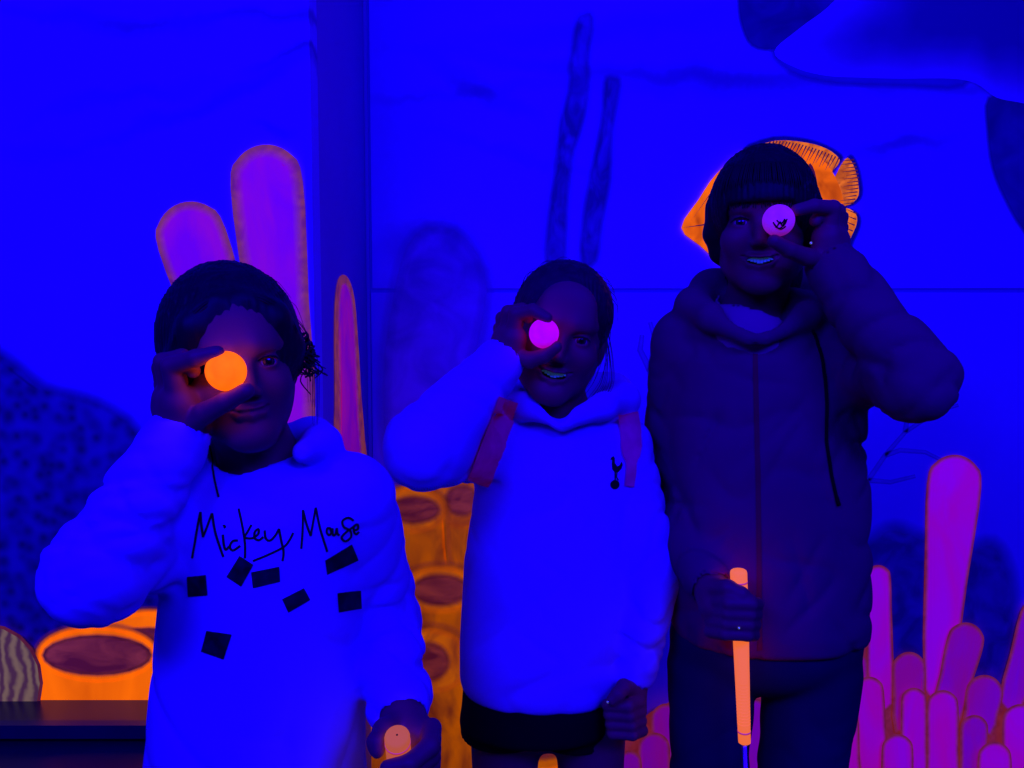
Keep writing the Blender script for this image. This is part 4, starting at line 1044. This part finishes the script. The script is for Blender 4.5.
# backpack worn on her back: straps over both shoulders
bp = empty('backpack', base2 + [0, .15, .80], 'purple backpack worn by the middle girl, its straps over her white hoodie', 'backpack')
S = SDF(); S.ell(base2 + [0, .165, .90], (.11, .055, .15), None, 0); S.ell(base2 + [0, .20, .86], (.085, .045, .09), None, .02)
put('bag', S.mesh(axis(base2[0]-.14, base2[0]+.14, .008, []), axis(1.36, 1.56, .008, []), axis(.72, 1.08, .008, [])), M_strap, bp)
PJ2.ribbon(dense([(508, 400), (501, 420), (492, 442), (483, 466), (476, 488), (472, 508)], 3), 24, .0045, 'strap', M_strap, bp)
PJ2.ribbon(dense([(626, 412), (629, 430), (630, 450), (630, 470), (628, 486)], 3), [20]*12 + [19, 18, 16, 12] + [10]*20, .0045, 'strap', M_strap, bp)
b2, bc2 = golf_ball(544, 333.5, 1.138, M_ball_pink, 'glowing pink golf ball pinched before the fair-haired girl\'s eye')
s_ = W(608, 702, 1.160); o = MB().sphere(s_, .0022, 10, 8).build('ring', M_silver_glint, g2); o['label'] = 'tiny bright ring on the lowered hand'

# ================================================================== person 3: tallest child on the right
base3 = np.array([W(765, 660, 1.27)[0], 1.27, 0.0])
g3 = empty('person', base3, 'tallest child with straight dark fringe, in dark purple zip hoodie, holding ball to one eye', 'person', 'three children posing')
h3 = Head(761, 221, 1.165, 0, -19, -1, .97)
sh3 = [W(690, 345, 1.30), W(842, 348, 1.28)]
el3 = [W(674, 500, 1.35), W(916, 382, 1.085)]
wr3 = [W(712, 588, 1.150), W(831, 264, 1.135)]
rows3 = rows_px([(288, 728, 800, 1.29, .05), (306, 705, 824, 1.285, .066), (326, 684, 846, 1.28, .084), (360, 672, 856, 1.275, .098), (440, 668, 860, 1.27, .106), (560, 668, 864, 1.27, .112), (616, 672, 862, 1.27, .116), (634, 678, 860, 1.27, .112)])
feet3 = [base3 + [-.085, .02, 0], base3 + [.075, .02, 0]]; hips3 = [base3 + [-.080, 0, .74], base3 + [.075, 0, .74]]
S = SDF(); S.loft(rows3, 2.2, 0, grow=-.032); legs_body(S, hips3, feet3, (.046, .040, .032))
S.ell(base3 + [0, 0, .76], (.125, .09, .09), None, .03)
neck3 = h3.p(0, -.022, -.06); nb3 = W(752, 325, 1.285)
S.rc(neck3, nb3, .044, .052, .02); build_head(S, h3, True)
for i in (0, 1): S.chain([sh3[i], el3[i], wr3[i]], [.042, .035, .023], .012)
S.rc(wr3[1], W(827, 238, 1.130), .023, .021, .012); S.rc(wr3[1], W(834, 238, 1.143), .021, .019, .012); S.rc(wr3[1], W(838, 243, 1.153), .020, .016, .012)
S.rc(W(822, 254, 1.128), W(829, 234, 1.126), .014, .013, .010)
finger(S, [(829, 232, 1.126), (833, 208, 1.116), (814, 206, 1.104), (797, 210, 1.094)], .0118, .0082)
finger(S, [(822, 260, 1.130), (807, 257, 1.118), (789, 250, 1.104), (774, 241, 1.094)], .0138, .0090)
finger(S, [(834, 232, 1.138), (838, 211, 1.132), (823, 210, 1.124), (815, 221, 1.120)], .0112, .0080)
finger(S, [(838, 236, 1.150), (841, 217, 1.147), (828, 216, 1.140), (822, 227, 1.136)], .0106, .0078)
finger(S, [(840, 242, 1.160), (842, 227, 1.159), (832, 226, 1.153), (827, 235, 1.150)], .0094, .0070)
# lowered hand closed round the vertical grip
g_top3 = W(738.5, 570, 1.115); g_bot = W(744.5, 742, 1.125); g_dir3 = (g_bot - g_top3); g_len3 = np.linalg.norm(g_dir3); g_dir3 /= g_len3
S.rc(wr3[0], W(716, 606, 1.135), .024, .024, .012); S.rc(wr3[0], W(718, 622, 1.140), .022, .019, .012)
for i in range(4):
    yy = 602 + 10.2*i; xx = 2 - 1.2*i
    finger(S, [(712+xx, yy-1, 1.130), (727+xx, yy+1, 1.092), (749+xx, yy+2, 1.090), (755+xx, yy+2, 1.112), (744+xx, yy+2, 1.136)], .0112-.0005*i, .0085)
finger(S, [(714, 588, 1.130), (728, 588, 1.104), (741, 594, 1.096), (750, 600, 1.097)], .0128, .0088, .005)
V = S.mesh(axis(base3[0]-.22, base3[0]+.30, .008, [(W(708,0,1.12)[0]-.01, W(848,0,1.13)[0]+.005, .0022)]),
           axis(1.03, 1.42, .007, [(1.07, 1.28, .0022)]),
           axis(0, W(0, 150, 1.25)[2] + .03, .009, [(W(0, 300, 1.2)[2], W(0, 180, 1.2)[2], .0021), (W(0, 648, 1.12)[2], W(0, 575, 1.12)[2], .0024)]))
put('body', V, M_skin, g3); face_parts(h3, g3, M_hair_brown, True)
# tee
S = SDF(); S.loft(rows3[2:], 2.2, 0, grow=-.012); S.rc(W(747, 322, 1.275), W(747, 336, 1.25), .064, .070, .02)
S.rc(neck3, nb3 + [-.005, -.03, .004], .054, .060, .006, 's')
put('tee_shirt', S.mesh(axis(base3[0]-.17, base3[0]+.15, .005, []), axis(1.12, 1.42, .005, []), axis(1.08, 1.40, .005, [])), M_tee, g3)
# hoodie
S = SDF(); S.loft(rows3, 2.3, 0, disp=drape(.0045, .2))
fa = (el3[0] - sh3[0]); fa /= np.linalg.norm(fa); fb = (wr3[0] - el3[0]); fb /= np.linalg.norm(fb)
S.rc(sh3[0], el3[0], .062, .052, .026, disp=fold(.0050, 85, .9, fa, .8, .6))
S.rc(el3[0], wr3[0] + (el3[0]-wr3[0])*.12, .052, .036, .014, disp=fold(.0050, 115, 2.0, fb, .6, .6))
S.rc(wr3[0] + (el3[0]-wr3[0])*.18, wr3[0] + (el3[0]-wr3[0])*.03, .035, .032, .006)
ga = (el3[1] - sh3[1]); ga /= np.linalg.norm(ga); gb = (wr3[1] - el3[1]); gb /= np.linalg.norm(gb)
S.rc(sh3[1], el3[1], .066, .051, .03, disp=fold(.0055, 85, 2.9, ga, .7, .6))
S.rc(el3[1], wr3[1] + (el3[1]-wr3[1])*.12, .051, .039, .014, disp=fold(.0055, 105, .7, gb, .35, .6))
S.rc(wr3[1] + (el3[1]-wr3[1])*.18, wr3[1] + (el3[1]-wr3[1])*.0, .039, .036, .006)
hood3 = [W(748, 338, 1.165), W(712, 318, 1.20), W(694, 306, 1.27), W(712, 292, 1.345), W(762, 286, 1.375), W(812, 290, 1.345), W(828, 304, 1.27), W(806, 316, 1.20), W(764, 338, 1.165)]
S.chain(hood3, [.012, .020, .028, .036, .040, .036, .028, .020, .012], .014)
S.rc(neck3 + [0, -.01, .02], W(750, 318, 1.21), .062, .050, .010, 's'); S.rc(W(745, 300, 1.24), W(755, 326, 1.185), .045, .014, .010, 's')
for i in (0, 1):
    dv = (wr3[i] - el3[i]); dv /= np.linalg.norm(dv); S.rc(wr3[i] + dv*.06, wr3[i] - dv*.028, .031, .0265, .004, 's')
VS3 = S.mesh(axis(base3[0]-.25, base3[0]+.34, .0048, []), axis(1.00, 1.44, .0048, []), axis(.64, 1.48, .0048, []))
put('hoodie', VS3, M_purple_knit, g3)
# trousers
S = SDF(); S.ell(base3 + [0, 0, .74], (.155, .105, .09), None, 0)
kx = [(708, 672, 700), (808, 800, 700)]
tl = [[W(712, 668, 1.27), W(709, 768, 1.27), feet3[0] + [0, 0, .06]], [W(812, 668, 1.27), W(802, 768, 1.27), feet3[1] + [0, 0, .06]]]
S.chain(tl[0], [.072, .060, .050], .012, disp=fold(.002, 60, .3)); S.chain(tl[1], [.078, .068, .050], .012, disp=fold(.002, 60, 1.3))
put('trousers', S.mesh(axis(base3[0]-.22, base3[0]+.22, .007, []), axis(1.12, 1.42, .007, []), axis(.03, .84, .007, [])), M_navy_cloth, g3)
shoes(g3, feet3)
# hair: bob with a straight fringe
S = SDF()
S.ell(h3.p(0, -.018, .032), np.array([.081, .100, .096]), h3.R, 0, disp=strand_disp(h3, .0013, 84, .1))
S.ell(h3.p(0, .030, .034), np.array([.070, .068, .070]), h3.R, .02, disp=strand_disp(h3, .0013, 84, .5))
for sx in (-1, 1):
    S.chain([h3.p(sx*.070, .012, .03), h3.p(sx*.073, .012, -.01), h3.p(sx*.066, .002, -.040), h3.p(sx*.054, -.020, -.060)], [.014, .013, .010, .006], .016)
S.chain([h3.p(0, -.09, .0), h3.p(0, -.085, -.07), h3.p(0, -.06, -.12)], [.06, .055, .04], .02, disp=strand_disp(h3))
upn = h3.R[:, 2]
S.ell(h3.p(0, .085, -.060), (.060, .075, .120), h3.R, .005, 's', clip=(upn, upn @ h3.p(0, 0, .024)))
S.ell(h3.p(0, .040, -.100), (.058, .085, .060), h3.R, .008, 's')
put('hair', S.mesh(axis(h3.O[0]-.13, h3.O[0]+.13, .0029, []), axis(h3.O[1]-.13, h3.O[1]+.17, .0029, []), axis(h3.O[2]-.18, h3.O[2]+.15, .0029, [])), M_hair_brown, g3)
fr = []
for i in range(46):
    x = -.058 + .116*i/45 + random.uniform(-.001, .001); yb = math.sqrt(max(0, 1 - (x/.075)**2))
    fr.append([(x*.8, .030 + .060*yb, .082), (x*.95, .036 + .062*yb, .060), (x, .034 + .062*yb, .038), (x*1.01, .030 + .062*yb, .020 + random.uniform(-.005, .003))])
strands(h3, g3, fr, M_hair_brown, .0016, 'fringe')
PJ3 = Proj(VS3)
PJ3.ribbon(dense([(755, 342), (756, 400), (758, 480), (759, 560), (760, 650)], 6), 5, .0012, 'zip', M_purple_dark, g3)
zp = PJ3.at(755, 347, .003)
if zp is not None: MB().tube([zp, zp - np.array([0, 0, .012]), zp - np.array([0, 0, .020])], [.0020, .0028, .0022], 8).build('zip_pull', M_metal, g3)
D = dense([(812, 330), (822, 360), (826, 400), (826, 440), (832, 480), (838, 505)], 4); P = [PJ3.at(*q, .0022) for q in D]; P = [p for p in P if p is not None]
MB().tube(P, [.0024]*(len(P)-3) + [.003]*3, 8).build('drawstring', M_black_cloth, g3)
b3, bc3 = golf_ball(778.5, 220.5, 1.098, M_ball_white, 'pale violet golf ball with a dark smudged mark before the tallest child\'s eye')
# worn printed mark on the ball
view = -ray(778.5, 220.5); view /= np.linalg.norm(view)
rt = np.cross([0, 0, 1.], view); rt /= np.linalg.norm(rt); upv = np.cross(view, rt)
mb = MB()
for s in [[(-.006, .001), (-.003, -.004), (0, .001), (.002, -.003), (.005, .003)], [(-.005, -.001), (-.001, -.006), (.004, -.002), (.006, .004)], [(-.003, .003), (.001, -.001), (.004, .004)], [(-.004, -.004), (.001, -.007), (.005, -.004)]]:
    P = []
    for (a, b) in dense(s, .0008):
        a, b = a * 1.45 + .002, b * 1.2 - .003; d = view * math.sqrt(max(1e-6, .02150**2 - a*a - b*b)) + rt*a + upv*b; P.append(bc3 + d)
    mb.tube(P, .0011, 5)
mb.build('ball_mark', M_print, b3, origin=bc3)
L3 = (g_top3[2] - .012) / -g_dir3[2]
putter(g_top3, g_dir3, g_len3, L3, .0118, M_grip_right, 'putter with bright orange grip standing upright in the tallest child\'s hand', [.016, g_len3 - .018], (g_len3*.42, g_len3 - .03, 26))
s_ = W(739, 628, 1.078); o = MB().sphere(s_, .0018, 10, 8).build('ring', M_silver_glint, g3)
s_ = W(811, 243, 1.108); o = MB().sphere(s_, .0020, 10, 8).build('ring', M_silver_glint, g3)
